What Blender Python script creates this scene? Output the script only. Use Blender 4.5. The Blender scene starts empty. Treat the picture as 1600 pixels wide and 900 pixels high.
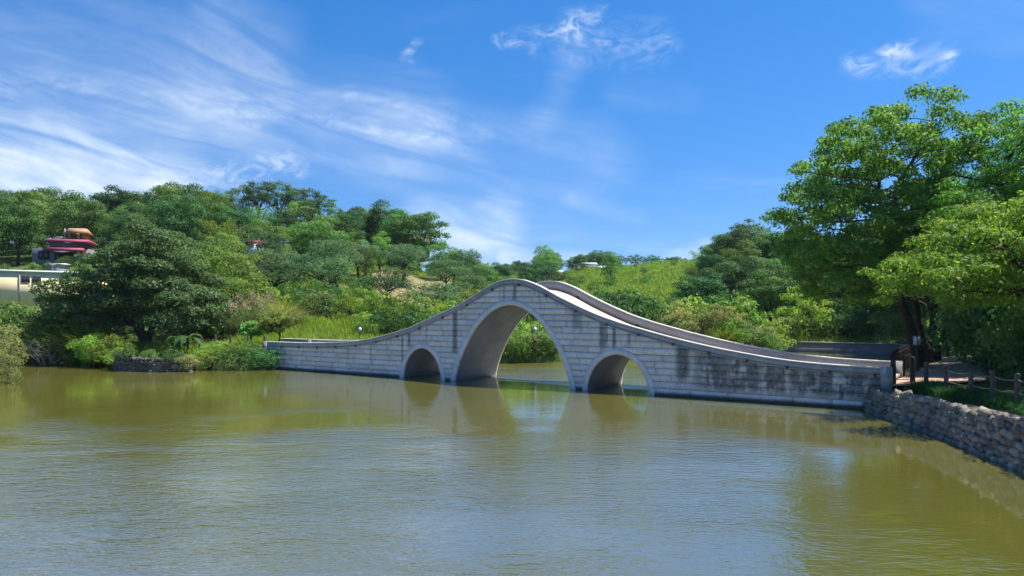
import bpy, math, random
import numpy as np
from mathutils import Vector, Matrix

# ------------------------------------------------------------------ camera, sky, sun, exposure
scene = bpy.context.scene
C = scene.collection
F, EYE, HZ = 1155.0, 4.0, 478.0            # focal length in pixels of a 1600 wide frame, eye height over the water
TH = math.atan((HZ - 450.0) / F)
cam_d = bpy.data.cameras.new('camera')
cam_d.sensor_width = 36.0
cam_d.lens = F / 1600.0 * 36.0
cam_d.clip_start = 0.1
cam_d.clip_end = 5000.0
cam = bpy.data.objects.new('camera', cam_d)
C.objects.link(cam)
cam.location = (0, 0, EYE)
cam.rotation_euler = (math.pi / 2 + TH, 0, 0)
scene.camera = cam

SUN_AZ, SUN_EL = math.radians(75), math.radians(64)   # azimuth from +Y towards +X
SUN_DIR = Vector((math.sin(SUN_AZ) * math.cos(SUN_EL), math.cos(SUN_AZ) * math.cos(SUN_EL), math.sin(SUN_EL)))
sun_d = bpy.data.lights.new('sun', 'SUN')
sun_d.energy = 5.0
sun_d.angle = math.radians(0.55)
sun_d.color = (1.0, 0.95, 0.86)
sun = bpy.data.objects.new('sun', sun_d)
C.objects.link(sun)
sun.rotation_euler = SUN_DIR.to_track_quat('Z', 'Y').to_euler()

scene.view_settings.view_transform = 'Standard'
scene.view_settings.look = 'None'
scene.view_settings.gamma = 1.0
scene.view_settings.use_curve_mapping = False
scene.view_settings.exposure = 0.9
scene.render.engine = 'CYCLES'
scene.cycles.max_bounces = 8
scene.cycles.diffuse_bounces = 3
scene.cycles.glossy_bounces = 3
scene.cycles.transmission_bounces = 4
scene.cycles.transparent_max_bounces = 6
scene.cycles.sample_clamp_indirect = 8.0


class NT:
    """small helper for building node trees"""
    def __init__(self, tree):
        self.t = tree
        tree.nodes.clear()

    def n(self, typ, **kw):
        nd = self.t.nodes.new(typ)
        for k, v in kw.items():
            setattr(nd, k, v)
        return nd

    def put(self, sock, v):
        if isinstance(v, bpy.types.NodeSocket):
            self.t.links.new(v, sock)
        elif v is not None:
            if hasattr(sock, 'default_value'):
                try:
                    sock.default_value = v
                except TypeError:
                    sock.default_value = (v[0], v[1], v[2], 1.0)
                except ValueError:
                    sock.default_value = (v[0], v[1], v[2], 1.0)

    def m(self, op, a=None, b=None, c=None, clamp=False):
        nd = self.n('ShaderNodeMath', operation=op, use_clamp=clamp)
        for i, v in enumerate((a, b, c)):
            if v is not None:
                self.put(nd.inputs[i], v)
        return nd.outputs[0]

    def v(self, op, a=None, b=None, out=0, scale=None):
        nd = self.n('ShaderNodeVectorMath', operation=op)
        for i, x in enumerate((a, b)):
            if x is not None:
                self.put(nd.inputs[i], x)
        if scale is not None:
            self.put(nd.inputs['Scale'], scale)
        return nd.outputs[out]

    def xyz(self, x=0.0, y=0.0, z=0.0):
        nd = self.n('ShaderNodeCombineXYZ')
        for i, q in enumerate((x, y, z)):
            self.put(nd.inputs[i], q)
        return nd.outputs[0]

    def sep(self, v):
        nd = self.n('ShaderNodeSeparateXYZ')
        self.put(nd.inputs[0], v)
        return nd.outputs

    def noise(self, vec, scale=1.0, detail=4.0, rough=0.55, dist=0.0, col=False):
        nd = self.n('ShaderNodeTexNoise')
        if vec is not None:
            self.put(nd.inputs['Vector'], vec)
        nd.inputs['Scale'].default_value = scale
        nd.inputs['Detail'].default_value = detail
        nd.inputs['Roughness'].default_value = rough
        nd.inputs['Distortion'].default_value = dist
        return nd.outputs['Color' if col else 'Fac']

    def ss(self, v, lo, hi, a=0.0, b=1.0):
        nd = self.n('ShaderNodeMapRange', interpolation_type='SMOOTHSTEP')
        for i, q in enumerate((v, lo, hi, a, b)):
            self.put(nd.inputs[i], q)
        return nd.outputs[0]

    def lin(self, v, lo, hi, a=0.0, b=1.0):
        nd = self.n('ShaderNodeMapRange')
        for i, q in enumerate((v, lo, hi, a, b)):
            self.put(nd.inputs[i], q)
        return nd.outputs[0]

    def mix(self, f, a, b, blend='MIX'):
        nd = self.n('ShaderNodeMix', data_type='RGBA', blend_type=blend)
        self.put(nd.inputs[0], f)
        self.put(nd.inputs[6], a)
        self.put(nd.inputs[7], b)
        return nd.outputs[2]

    def hsv(self, col, h=0.5, s=1.0, v=1.0):
        nd = self.n('ShaderNodeHueSaturation')
        self.put(nd.inputs['Hue'], h)
        self.put(nd.inputs['Saturation'], s)
        self.put(nd.inputs['Value'], v)
        self.put(nd.inputs['Color'], col)
        return nd.outputs[0]


# sky: Nishita daylight with thin cirrus laid over it
world = bpy.data.worlds.new('World')
scene.world = world
world.use_nodes = True
w = NT(world.node_tree)
sky = w.n('ShaderNodeTexSky', sky_type='NISHITA')
sky.sun_disc = False
sky.sun_elevation = SUN_EL
sky.sun_rotation = SUN_AZ
sky.altitude = 50
sky.air_density = 1.0
sky.dust_density = 0.15
sky.ozone_density = 2.2
tc = w.n('ShaderNodeTexCoord')
dirv = w.v('NORMALIZE', tc.outputs['Generated'])
dx, dy, dz = w.sep(dirv)
lift = w.v('NORMALIZE', w.v('ADD', w.v('MULTIPLY', dirv, (1, 1, 0.85)), (0, 0, 0.16)))
w.put(sky.inputs[0], lift)
skyg = w.n('ShaderNodeGamma')
w.put(skyg.inputs[0], w.hsv(sky.outputs[0], 0.508, 1.30, 0.125))
skyg.inputs[1].default_value = 0.92
skycol = w.hsv(skyg.outputs[0], 0.5, 1.10, 8.9)
az = w.m('MULTIPLY', w.m('ARCTAN2', dx, dy), 180 / math.pi)
el = w.m('MULTIPLY', w.m('ARCSINE', dz), 180 / math.pi)
P0 = w.xyz(az, el, 0.0)
# wispy distortion of the sky coordinates
dn = w.noise(w.v('MULTIPLY', P0, (0.07, 0.13, 1)), 1.0, 4.0, 0.5, col=True)
P1 = w.v('ADD', P0, w.v('MULTIPLY', w.v('SUBTRACT', dn, (0.5, 0.5, 0.5)), (5.0, 2.0, 0)))
dn2 = w.noise(w.v('MULTIPLY', P0, (0.40, 0.6, 1)), 1.0, 3.0, 0.5, col=True)
P2 = w.v('ADD', P1, w.v('MULTIPLY', w.v('SUBTRACT', dn2, (0.5, 0.5, 0.5)), (2.4, 1.3, 0)))


def ae(x, y):
    return (math.degrees(math.atan((x - 800) / F)), math.degrees(math.atan((HZ - y) / F * math.cos(math.atan((x - 800) / F)))))


def stroke(p, a, b, wd, amp):
    ax, ay = ae(*a)
    bx, by = ae(*b)
    d2 = (bx - ax) ** 2 + (by - ay) ** 2
    rel = w.v('SUBTRACT', p, (ax, ay, 0))
    t = w.m('DIVIDE', w.v('DOT_PRODUCT', rel, (bx - ax, by - ay, 0), out=1), d2, clamp=True)
    q = w.v('SUBTRACT', rel, w.v('SCALE', (bx - ax, by - ay, 0), scale=t))
    ln = w.v('LENGTH', q, out=1)
    return w.ss(ln, 0.0, wd * 1.2, amp * 0.50, 0.0)


strokes = [
    (P1, (-250, 120), (330, 150), 7.0, 0.46), (P1, (330, 150), (620, 205), 5.2, 0.46), (P1, (620, 205), (930, 255), 3.6, 0.34),
    (P2, (150, 140), (420, 175), 1.2, 0.22), (P2, (380, 165), (700, 215), 1.0, 0.30), (P2, (540, 140), (760, 205), 0.9, 0.20), (P2, (-100, 125), (120, 130), 1.2, 0.30),
    (P1, (-200, 285), (230, 290), 4.2, 1.1), (P1, (-150, 225), (180, 245), 3.2, 0.5), (P2, (250, 285), (440, 262), 1.3, 0.6),
    (P1, (670, 365), (775, 368), 3.0, 1.05), (P2, (780, 62), (900, 40), 0.9, 0.45), (P2, (900, 42), (935, 14), 1.0, 0.55), (P2, (900, 55), (1020, 62), 2.1, 0.30),
    (P2, (655, 66), (630, 100), 0.5, 0.40), (P1, (350, 10), (440, 60), 2.6, 0.26), (P1, (850, 180), (900, 60), 1.6, 0.20), (P2, (385, 185), (392, 200), 0.6, 0.35), (P2, (838, 82), (848, 86), 0.7, 0.30),
    (P2, (1340, 92), (1480, 84), 1.2, 0.36), (P2, (1385, 72), (1420, 66), 0.8, 0.75), (P2, (1440, 108), (1480, 85), 0.7, 0.55), (P2, (1340, 82), (1350, 98), 0.6, 0.45),
    (P1, (780, 403), (920, 404), 0.9, 0.75), (P1, (1040, 402), (1110, 384), 0.8, 0.8), (P1, (900, 314), (1000, 345), 0.9, 0.22), (P1, (980, 385), (1060, 388), .35, .3),
    (P1, (1470, 0), (1600, 30), 2.6, 0.20), (P1, (960, 140), (1080, 150), 1.4, 0.14), (P1, (500, 240), (800, 320), 2.2, 0.16), (P1, (790, 330), (880, 330), 3.0, 0.12),
]
acc = None
wisp = w.noise(w.v('MULTIPLY', P1, (0.55, 0.95, 1)), 1.0, 5.0, 0.62, 1.2)
wisp = w.ss(wisp, 0.36, 0.66, 0.05, 1.6)
for s_ in strokes:
    o_ = stroke(*s_)
    if s_[0] is P2:
        o_ = w.m('MULTIPLY', o_, wisp, clamp=True)
    acc = o_ if acc is None else w.m('SUBTRACT', w.m('ADD', acc, o_), w.m('MULTIPLY', acc, o_))
# generic thin cirrus that goes on all round the sky
plane = w.v('DIVIDE', w.xyz(dx, dy, 0.0), w.xyz(w.m('ADD', dz, 0.12), w.m('ADD', dz, 0.12), 1.0))
gen = w.noise(w.v('MULTIPLY', plane, (0.7, 1.7, 1.0)), 1.0, 6.0, 0.6, 0.6)
gen = w.ss(gen, 0.52, 0.80, 0.0, 0.45)
front = w.m('MULTIPLY', w.ss(az, -60.0, -38.0), w.ss(az, 38.0, 60.0, 1.0, 0.0))
gen = w.m('MULTIPLY', gen, w.m('SUBTRACT', 1.0, w.m('MULTIPLY', front, 0.75)))
rot_a = math.radians(-14)
uu_ = w.v('DOT_PRODUCT', P1, (math.cos(rot_a), math.sin(rot_a), 0), out=1)
vv_ = w.v('DOT_PRODUCT', P1, (-math.sin(rot_a), math.cos(rot_a), 0), out=1)
fib = w.noise(w.xyz(w.m('MULTIPLY', uu_, 0.075), w.m('MULTIPLY', vv_, 0.50), 0.0), 1.0, 4.5, 0.5, 0.8)
fib = w.ss(fib, 0.28, 0.72, 0.35, 1.30)
fib2 = w.noise(w.v('MULTIPLY', P1, (0.35, 0.5, 1)), 1.0, 6.0, 0.65, 0.3)
fib2 = w.ss(fib2, 0.3, 0.7, 0.75, 1.1)
cl = w.m('MULTIPLY', acc, w.m('MULTIPLY', fib, fib2))
cl = w.m('ADD', cl, gen)
haze_h = w.ss(el, 0.0, 12.0, 0.08, 0.0)
cl = w.m('ADD', cl, haze_h)
cl = w.m('MULTIPLY', w.m('MINIMUM', cl, 0.92), w.ss(el, -1.0, 1.0))
cloudcol = w.xyz(6.3, 7.0, 7.7)
final = w.mix(cl, skycol, cloudcol)
bg = w.n('ShaderNodeBackground')
w.put(bg.inputs['Color'], final)
bg.inputs['Strength'].default_value = 0.083
wo = w.n('ShaderNodeOutputWorld')
w.t.links.new(bg.outputs[0], wo.inputs[0])

# ------------------------------------------------------------------ helpers
rng = np.random.default_rng(7)
random.seed(7)


def ray(x, y):
    a, b = (x - 800.0) / F, -(y - 450.0) / F
    return np.array([a, math.cos(TH) - b * math.sin(TH), math.sin(TH) + b * math.cos(TH)])


def at(x, y, Y):
    """point of the place seen at photo position x, y and Y metres away"""
    r = ray(x, y)
    return np.array([0, 0, EYE]) + r * (Y / r[1])


def onz(x, y, z):
    r = ray(x, y)
    return np.array([0, 0, EYE]) + r * ((z - EYE) / r[2])


def mesh_np(name, verts, faces, mat=None, smooth=False):
    """faces: int array (n,3) or (n,4), or list of such arrays"""
    me = bpy.data.meshes.new(name)
    verts = np.asarray(verts, dtype=np.float32).reshape(-1, 3)
    if isinstance(faces, np.ndarray):
        faces = [faces]
    faces = [np.asarray(f, dtype=np.int32) for f in faces if len(f)]
    loops = np.concatenate([f.ravel() for f in faces])
    tot = np.concatenate([np.full(len(f), f.shape[1], dtype=np.int32) for f in faces])
    start = np.concatenate([[0], np.cumsum(tot)[:-1]]).astype(np.int32)
    me.vertices.add(len(verts))
    me.vertices.foreach_set('co', verts.ravel())
    me.loops.add(len(loops))
    me.loops.foreach_set('vertex_index', loops)
    me.polygons.add(len(tot))
    me.polygons.foreach_set('loop_start', start)
    me.polygons.foreach_set('loop_total', tot)
    if smooth:
        me.polygons.foreach_set('use_smooth', np.ones(len(tot), dtype=bool))
    me.update(calc_edges=True)
    if mat:
        me.materials.append(mat)
    return me


class MB:
    """collects shapes, builds one mesh"""
    def __init__(self):
        self.v, self.f3, self.f4, self.k = [], [], [], 0

    def add(self, verts, quads=None, tris=None):
        verts = np.asarray(verts, float).reshape(-1, 3)
        if quads is not None and len(quads):
            self.f4.append(np.asarray(quads, int) + self.k)
        if tris is not None and len(tris):
            self.f3.append(np.asarray(tris, int) + self.k)
        self.v.append(verts)
        self.k += len(verts)
        return self

    def box(self, lo, hi, M=None):
        x0, y0, z0 = lo
        x1, y1, z1 = hi
        v = np.array([(x0, y0, z0), (x1, y0, z0), (x1, y1, z0), (x0, y1, z0), (x0, y0, z1), (x1, y0, z1), (x1, y1, z1), (x0, y1, z1)], float)
        if M is not None:
            v = v @ M[0].T + M[1]
        return self.add(v, [(0, 3, 2, 1), (4, 5, 6, 7), (0, 1, 5, 4), (1, 2, 6, 5), (2, 3, 7, 6), (3, 0, 4, 7)])

    def tube(self, pts, rad, n=8, cap=True):
        pts = np.asarray(pts, float)
        rad = np.broadcast_to(np.asarray(rad, float), (len(pts),))
        tan = np.gradient(pts, axis=0)
        tan /= np.linalg.norm(tan, axis=1)[:, None] + 1e-9
        ref = np.array([0.31, 0.17, 0.93])
        if abs(tan[0] @ ref) > 0.93:
            ref = np.array([0.95, 0.2, 0.1])
        a = np.cross(tan, ref)
        a /= np.linalg.norm(a, axis=1)[:, None] + 1e-9
        b = np.cross(tan, a)
        th = np.arange(n) / n * 2 * math.pi
        ring = a[:, None, :] * np.cos(th)[None, :, None] + b[:, None, :] * np.sin(th)[None, :, None]
        v = (pts[:, None, :] + ring * rad[:, None, None]).reshape(-1, 3)
        m = len(pts)
        i = np.arange(m - 1)[:, None] * n
        j = np.arange(n)[None, :]
        q = np.stack([i + j, i + (j + 1) % n, i + n + (j + 1) % n, i + n + j], -1).reshape(-1, 4)
        tr = []
        if cap:
            v = np.vstack([v, pts[0], pts[-1]])
            tr = [(m * n, (k + 1) % n, k) for k in range(n)] + [(m * n + 1, (m - 1) * n + k, (m - 1) * n + (k + 1) % n) for k in range(n)]
        return self.add(v, q, tr)

    def sweep(self, frames, sect, closed=True, caps=False):
        """frames: array (m, k, 3) of section points"""
        fr = np.asarray(frames, float)
        m, k = fr.shape[:2]
        q = []
        rngk = k if closed else k - 1
        for i in range(m - 1):
            for j in range(rngk):
                q.append((i * k + j, i * k + (j + 1) % k, (i + 1) * k + (j + 1) % k, (i + 1) * k + j))
        self.add(fr.reshape(-1, 3), q)
        if caps and k == 4:
            self.add(fr[0], [(3, 2, 1, 0)])
            self.add(fr[-1], [(0, 1, 2, 3)])
        return self

    def mesh(self, name, mat=None, smooth=False):
        return mesh_np(name, np.vstack(self.v), [np.vstack(f) for f in (self.f4, self.f3) if f], mat, smooth)


def obj(name, me, parent=None, loc=None, rot=None, scl=None):
    o = bpy.data.objects.new(name, me)
    C.objects.link(o)
    if parent is not None:
        o.parent = parent
    if loc is not None:
        o.location = [float(q) for q in loc]
    if rot is not None:
        o.rotation_euler = rot
    if scl is not None:
        o.scale = scl
    return o


def tag(o, label=None, cat=None, group=None, kind=None):
    for k, v in (('label', label), ('category', cat), ('group', group), ('kind', kind)):
        if v:
            o[k] = v
    return o


def thing(name, label, cat, loc=(0, 0, 0), rz=0.0, group=None):
    return tag(obj(name, None, None, loc, (0, 0, rz)), label, cat, group)


def copy_tree(root, loc=None, rz=None, scl=None, label=None, group=None):
    r = root.copy()
    C.objects.link(r)
    if loc is not None:
        r.location = [float(q) for q in loc]
    if rz is not None:
        r.rotation_euler = (0, 0, rz)
    if scl is not None:
        r.scale = scl
    if label:
        r['label'] = label
    if group:
        r['group'] = group
    for ch in list(root.children):
        c = ch.copy()
        C.objects.link(c)
        c.parent = r
    return r


# ------------------------------------------------------------------ materials
def new_mat(name):
    m = bpy.data.materials.new(name)
    m.use_nodes = True
    return m, NT(m.node_tree)


def finish(t, col, rough=0.8, spec=0.3, bump=None, bstr=0.3, bdist=0.02, metal=0.0):
    p = t.n('ShaderNodeBsdfPrincipled')
    t.put(p.inputs['Base Color'], col)
    t.put(p.inputs['Roughness'], rough)
    p.inputs['Specular IOR Level'].default_value = spec
    p.inputs['Metallic'].default_value = metal
    if bump is not None:
        b = t.n('ShaderNodeBump')
        b.inputs['Strength'].default_value = bstr
        b.inputs['Distance'].default_value = bdist
        t.put(b.inputs['Height'], bump)
        t.put(p.inputs['Normal'], b.outputs[0])
    o = t.n('ShaderNodeOutputMaterial')
    t.t.links.new(p.outputs[0], o.inputs[0])
    return p


def rough_mat(name, c1, c2, scale=3.0, rough=0.85, spec=0.25, bscale=30.0, bstr=0.3, bdist=0.01, var=0.0, obvar=0.0):
    m, t = new_mat(name)
    pos = t.n('ShaderNodeNewGeometry').outputs['Position']
    a = t.noise(pos, scale, 6.0, 0.62)
    col = t.mix(t.ss(a, 0.3, 0.7), c1, c2)
    fine = t.noise(pos, bscale, 5.0, 0.6)
    col = t.hsv(col, 0.5, 1.0, t.lin(fine, 0.25, 0.75, 0.78, 1.2))
    if obvar:
        oi = t.n('ShaderNodeObjectInfo')
        col = t.hsv(col, 0.5, 1.0, t.lin(oi.outputs['Random'], 0, 1, 1 - obvar, 1 + obvar))
    finish(t, col, rough, spec, fine, bstr, bdist)
    return m


def leaf_mat(name, col, var=0.35, hue=0.03, trans=0.38, spec=0.14, obvar=0.32, tcol=None, rough=0.55, dead=0.0):
    m, t = new_mat(name)
    g = t.n('ShaderNodeNewGeometry')
    r = g.outputs['Random Per Island']
    oi = t.n('ShaderNodeObjectInfo').outputs['Random']
    pos = g.outputs['Position']
    cl = t.noise(pos, 0.55, 3.0, 0.6)
    h = t.m('ADD', t.lin(r, 0, 1, 0.5 - hue, 0.5 + hue), t.lin(oi, 0, 1, -0.030, 0.026))
    h = t.m('ADD', h, t.lin(cl, 0.3, 0.7, 0.012, -0.012))
    val = t.m('MULTIPLY', t.lin(t.m('FRACT', t.m('MULTIPLY', r, 7.31)), 0, 1, 1 - var, 1 + var), t.lin(t.m('FRACT', t.m('MULTIPLY', oi, 5.7)), 0, 1, 1 - obvar, 1 + obvar))
    val = t.m('MULTIPLY', val, t.lin(cl, 0.3, 0.7, 0.82, 1.18))
    c = t.hsv(col, h, 1.0, val)
    if dead:
        dm = t.ss(t.m('FRACT', t.m('MULTIPLY', r, 3.77)), 1 - dead, 1 - dead * 0.8)
        c = t.mix(dm, c, (0.20, 0.15, 0.07))
    p = t.n('ShaderNodeBsdfPrincipled')
    t.put(p.inputs['Base Color'], c)
    p.inputs['Roughness'].default_value = rough
    p.inputs['Specular IOR Level'].default_value = spec
    tr = t.n('ShaderNodeBsdfTranslucent')
    tc_ = t.hsv(c, 0.485, 1.12, 1.9) if tcol is None else tcol
    t.put(tr.inputs['Color'], tc_)
    mx = t.n('ShaderNodeMixShader')
    mx.inputs[0].default_value = trans
    t.t.links.new(p.outputs[0], mx.inputs[1])
    t.t.links.new(tr.outputs[0], mx.inputs[2])
    o = t.n('ShaderNodeOutputMaterial')
    t.t.links.new(mx.outputs[0], o.inputs[0])
    return m


M = {}
M['leaf_dark'] = leaf_mat('leaf_dark', (0.054, 0.129, 0.037), trans=0.30)
M['leaf_mid'] = leaf_mat('leaf_mid', (0.092, 0.195, 0.046), trans=0.30)
M['leaf_light'] = leaf_mat('leaf_light', (0.149, 0.266, 0.055))
M['leaf_yellow'] = leaf_mat('leaf_yellow', (0.165, 0.255, 0.045), trans=0.45)
M['leaf_bamboo'] = leaf_mat('leaf_bamboo', (0.128, 0.230, 0.041), trans=0.42)
M['leaf_grey'] = leaf_mat('leaf_grey', (0.076, 0.145, 0.056), var=0.3)
M['leaf_olive'] = leaf_mat('leaf_olive', (0.126, 0.175, 0.062), dead=0.10)
M['leaf_banyan'] = leaf_mat('leaf_banyan', (0.053, 0.120, 0.038), spec=0.16, rough=0.5, trans=0.30, obvar=0.0)
M['leaf_tall'] = leaf_mat('leaf_tall', (0.121, 0.227, 0.044), spec=0.16, rough=0.5, trans=0.45, obvar=0.0)
M['leaf_feather'] = leaf_mat('leaf_feather', (0.165, 0.250, 0.042), trans=0.46, obvar=0.12)
M['leaf_pale'] = leaf_mat('leaf_pale', (0.210, 0.258, 0.084), var=0.3, dead=0.12)
M['leaf_dry'] = leaf_mat('leaf_dry', (0.442, 0.368, 0.239), var=0.3, trans=0.25)
M['leaf_pink'] = leaf_mat('leaf_pink', (0.479, 0.349, 0.239), var=0.3, trans=0.25)
M['grass'] = leaf_mat('grass', (0.184, 0.276, 0.042), var=0.35, trans=0.42, dead=0.06)
M['grass_dark'] = leaf_mat('grass_dark', (0.055, 0.150, 0.045), var=0.3, trans=0.35)
M['grass_meadow'] = leaf_mat('grass_meadow', (0.150, 0.255, 0.045), var=0.3, trans=0.4)
M['bark'] = rough_mat('bark', (0.075, 0.058, 0.042), (0.035, 0.028, 0.022), 6.0, 0.9, 0.15, 25.0, 0.6, 0.03)
M['bark_pale'] = rough_mat('bark_pale', (0.20, 0.18, 0.15), (0.10, 0.085, 0.07), 5.0, 0.9, 0.15, 25.0, 0.5, 0.02)
M['twig'] = rough_mat('twig', (0.24, 0.22, 0.20), (0.15, 0.14, 0.13), 5.0, 0.9, 0.15, 25.0, 0.3, 0.01)

# ------------------------------------------------------------------ terrain
COL = {
    -900: [(30, 1.2), (60, 2.0), (110, 10), (160, 16), (300, 20), (900, 20)],
    -250: [(30, .9), (60, 1.8), (90, 8), (130, 15.5), (165, 18), (900, 15)],
    0: [(45, .8), (60, 1.5), (78, 4.2), (95, 8.6), (112, 11.5), (138, 16), (165, 17), (900, 14)],
    100: [(45, .8), (60, 1.4), (78, 4.2), (95, 8.8), (112, 11.5), (138, 16), (165, 17), (900, 14)],
    300: [(45, .8), (60, 1.2), (80, 4.6), (100, 9.5), (132, 16), (160, 17), (900, 14)],
    450: [(48, .8), (52, 1.1), (60, 2.5), (70, 3.6), (82, 5.2), (100, 9.5), (130, 15.5), (160, 16.5), (900, 13)],
    600: [(50, .9), (54, 1.2), (61, 2.3), (70, 3.2), (82, 4.8), (98, 8.0), (118, 11.8), (145, 12.6), (220, 10), (900, 11)],
    690: [(52, .9), (70, 1.8), (92, 5.6), (112, 8.6), (140, 8.6), (200, 9), (270, 11), (900, 11)],
    800: [(50, .7), (75, 1.5), (110, 3), (150, 5), (200, 8), (260, 11), (900, 11)],
    930: [(52, .7), (80, 1.2), (120, 4), (150, 7.0), (180, 11), (210, 15.0), (240, 16), (900, 14)],
    1050: [(52, .7), (80, 1.2), (110, 4), (150, 8.6), (180, 13), (210, 16.0), (240, 16.5), (900, 14)],
    1150: [(52, .7), (75, 1.5), (90, 3.6), (110, 7), (130, 10), (170, 15), (240, 16.5), (900, 14)],
    1300: [(40, .7), (68, .8), (78, 1.8), (98, 5), (120, 8.5), (160, 13), (900, 14)],
    1450: [(20, .95), (60, 1), (80, 3), (110, 7), (160, 12), (900, 12)],
    1620: [(12, 1.15), (40, 1.15), (60, 2), (90, 6), (160, 12), (900, 12)],
    2400: [(0, 1.6), (40, 2.0), (80, 5), (160, 12), (900, 12)],
}
_cx = np.array(sorted(COL))
_ct = (_cx - 800.0) / F


def base_z(X, Y):
    X = np.asarray(X, float)
    Y = np.asarray(Y, float)
    Yc = np.maximum(Y, 6.0)
    t = np.clip(X / Yc, _ct[0], _ct[-1])
    prof = np.stack([np.interp(Yc, [p[0] for p in COL[c]], [p[1] for p in COL[c]]) for c in _cx], 0)
    i = np.clip(np.searchsorted(_ct, t) - 1, 0, len(_ct) - 2)
    u = (t - _ct[i]) / (_ct[i + 1] - _ct[i])
    u = np.clip(u, 0, 1)
    u = u * u * (3 - 2 * u)
    ii = i[None]
    z = np.take_along_axis(prof, ii, 0)[0] * (1 - u) + np.take_along_axis(prof, ii + 1, 0)[0] * u
    near = np.clip((12 - Y) / 10, 0, 1)
    return z * (1 - near) + 2.3 * near


def g2(*p):
    q = onz(*p)
    return (q[0], q[1])


A_ = onz(418, 575, 0)
B_ = onz(1385, 642, 0)
D_ = (B_ - A_)
BL = float(np.hypot(D_[0], D_[1]))
D_ = D_ / BL
N_ = np.array([-D_[1], D_[0], 0.0])          # towards the far side
BW = 3.9


def bp(s, t, z):
    """bridge frame: s along, t across (0 near face), z up"""
    return A_ + D_ * s + N_ * t + np.array([0, 0, z])


ROCKLINE = [g2(1349, 640, 0), g2(1372, 650, 0), g2(1400, 660, 0), g2(1450, 677, 0), g2(1500, 697, 0), g2(1550, 718, 0), g2(1600, 739, 0), g2(1690, 790, 0), (12.3, 9.0), (13.5, 5.5)]
def inland(pts, off, sign=1):
    pts = np.array(pts, float)
    tn = np.gradient(pts, axis=0)
    tn /= np.linalg.norm(tn, axis=1)[:, None]
    return [tuple(p_) for p_ in pts + np.stack([-tn[:, 1], tn[:, 0]], 1) * off * sign]


b_l0, b_l1 = bp(-0.2, 0.3, 0), bp(-0.2, BW - 0.3, 0)
b_r0, b_r1 = bp(BL + .1, 0.3, 0), bp(BL + .1, BW - 0.3, 0)
POND = [(b_l0[0], b_l0[1])] + [g2(425, 577, 0), g2(395, 580, 0), g2(330, 581, 0), g2(300, 576, 0), g2(240, 573, 0), g2(190, 571, 0), g2(182, 569, 0), g2(120, 568, 0), g2(40, 567, 0), g2(-30, 575, 0), g2(-10, 606, 0)] + \
    [(-29, 30), (-31, 15), (-28, 5.0), (-5, 4.0), (9, 4.5)] + inland(ROCKLINE, 0.62)[::-1] + [(b_r0[0], b_r0[1]), (b_r1[0], b_r1[1])] + \
    [(20.0, 38.0), (25.5, 46.0), (30.5, 56), (31.5, 60.5), (28, 62.5), (24, 64.5), (20.5, 64.0), (19.6, 60.0), (16, 58.5), (11, 57), (7, 54), (4, 52.0), (-2, 51.3), (-6, 53.5), (-9, 53), (b_l1[0], b_l1[1])]
POND = np.array(POND)


def pond_sd(X, Y):
    """signed distance to the pond's edge, positive inside"""
    X = np.asarray(X, float).ravel()
    Y = np.asarray(Y, float).ravel()
    d = np.full(X.shape, 1e9)
    ins = np.zeros(X.shape, bool)
    n = len(POND)
    for i in range(n):
        x0, y0 = POND[i]
        x1, y1 = POND[(i + 1) % n]
        ex, ey = x1 - x0, y1 - y0
        t = np.clip(((X - x0) * ex + (Y - y0) * ey) / (ex * ex + ey * ey + 1e-12), 0, 1)
        d = np.minimum(d, np.hypot(X - x0 - t * ex, Y - y0 - t * ey))
        c = ((y0 > Y) != (y1 > Y)) & (X < (x1 - x0) * (Y - y0) / (y1 - y0 + 1e-12) + x0)
        ins ^= c
    return np.where(ins, d, -d)


def _vn(X, Y, sc, seed):
    r = np.random.default_rng(seed)
    z = np.zeros_like(X)
    for k in range(7):
        a = r.uniform(0, 2 * math.pi)
        fq = sc * r.uniform(0.6, 2.4)
        z += np.sin((X * math.cos(a) + Y * math.sin(a)) * fq + r.uniform(0, 6.28)) / (1 + k * 0.35)
    return z / 3.0


def gz(X, Y, exact=True):
    X = np.atleast_1d(np.asarray(X, float))
    Y = np.atleast_1d(np.asarray(Y, float))
    sh = X.shape
    X, Y = X.ravel(), Y.ravel()
    z = base_z(X, Y)
    hill = np.clip((z - 1.6) / 4, 0, 1)
    z = z + _vn(X, Y, 0.18, 3) * 0.55 * hill + _vn(X, Y, 1.0, 4) * 0.05
    sd = pond_sd(X, Y)
    # banks fall steeply to the water
    k = np.clip((sd + 0.85) / 0.8, 0, 1)
    k = k * k * (3 - 2 * k)
    z = z * (1 - k) + (-1.2) * k
    return z.reshape(sh)


def g1(X, Y):
    return float(gz(X, Y)[0])


def axis(a):
    out = []
    for (lo, hi, st) in a:
        out += list(np.arange(lo, hi, st))
    return np.array(out + [a[-1][1]])


gx = axis([(-900, -260, 40), (-260, -120, 8), (-120, -60, 3), (-60, -36, 1.2), (-36, 36, 0.4), (36, 60, 1.2), (60, 120, 3), (120, 260, 8), (260, 900, 40)])
gy = axis([(-300, -40, 40), (-40, 0, 4), (0, 16, 1.0), (16, 70, 0.4), (70, 110, 1.3), (110, 260, 3), (260, 420, 10), (420, 1500, 60)])
GX, GY = np.meshgrid(gx, gy)
GZ = gz(GX, GY)
nx, ny = len(gx), len(gy)
ii, jj = np.meshgrid(np.arange(ny - 1), np.arange(nx - 1), indexing='ij')
q = np.stack([ii * nx + jj, ii * nx + jj + 1, (ii + 1) * nx + jj + 1, (ii + 1) * nx + jj], -1).reshape(-1, 4)

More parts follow.
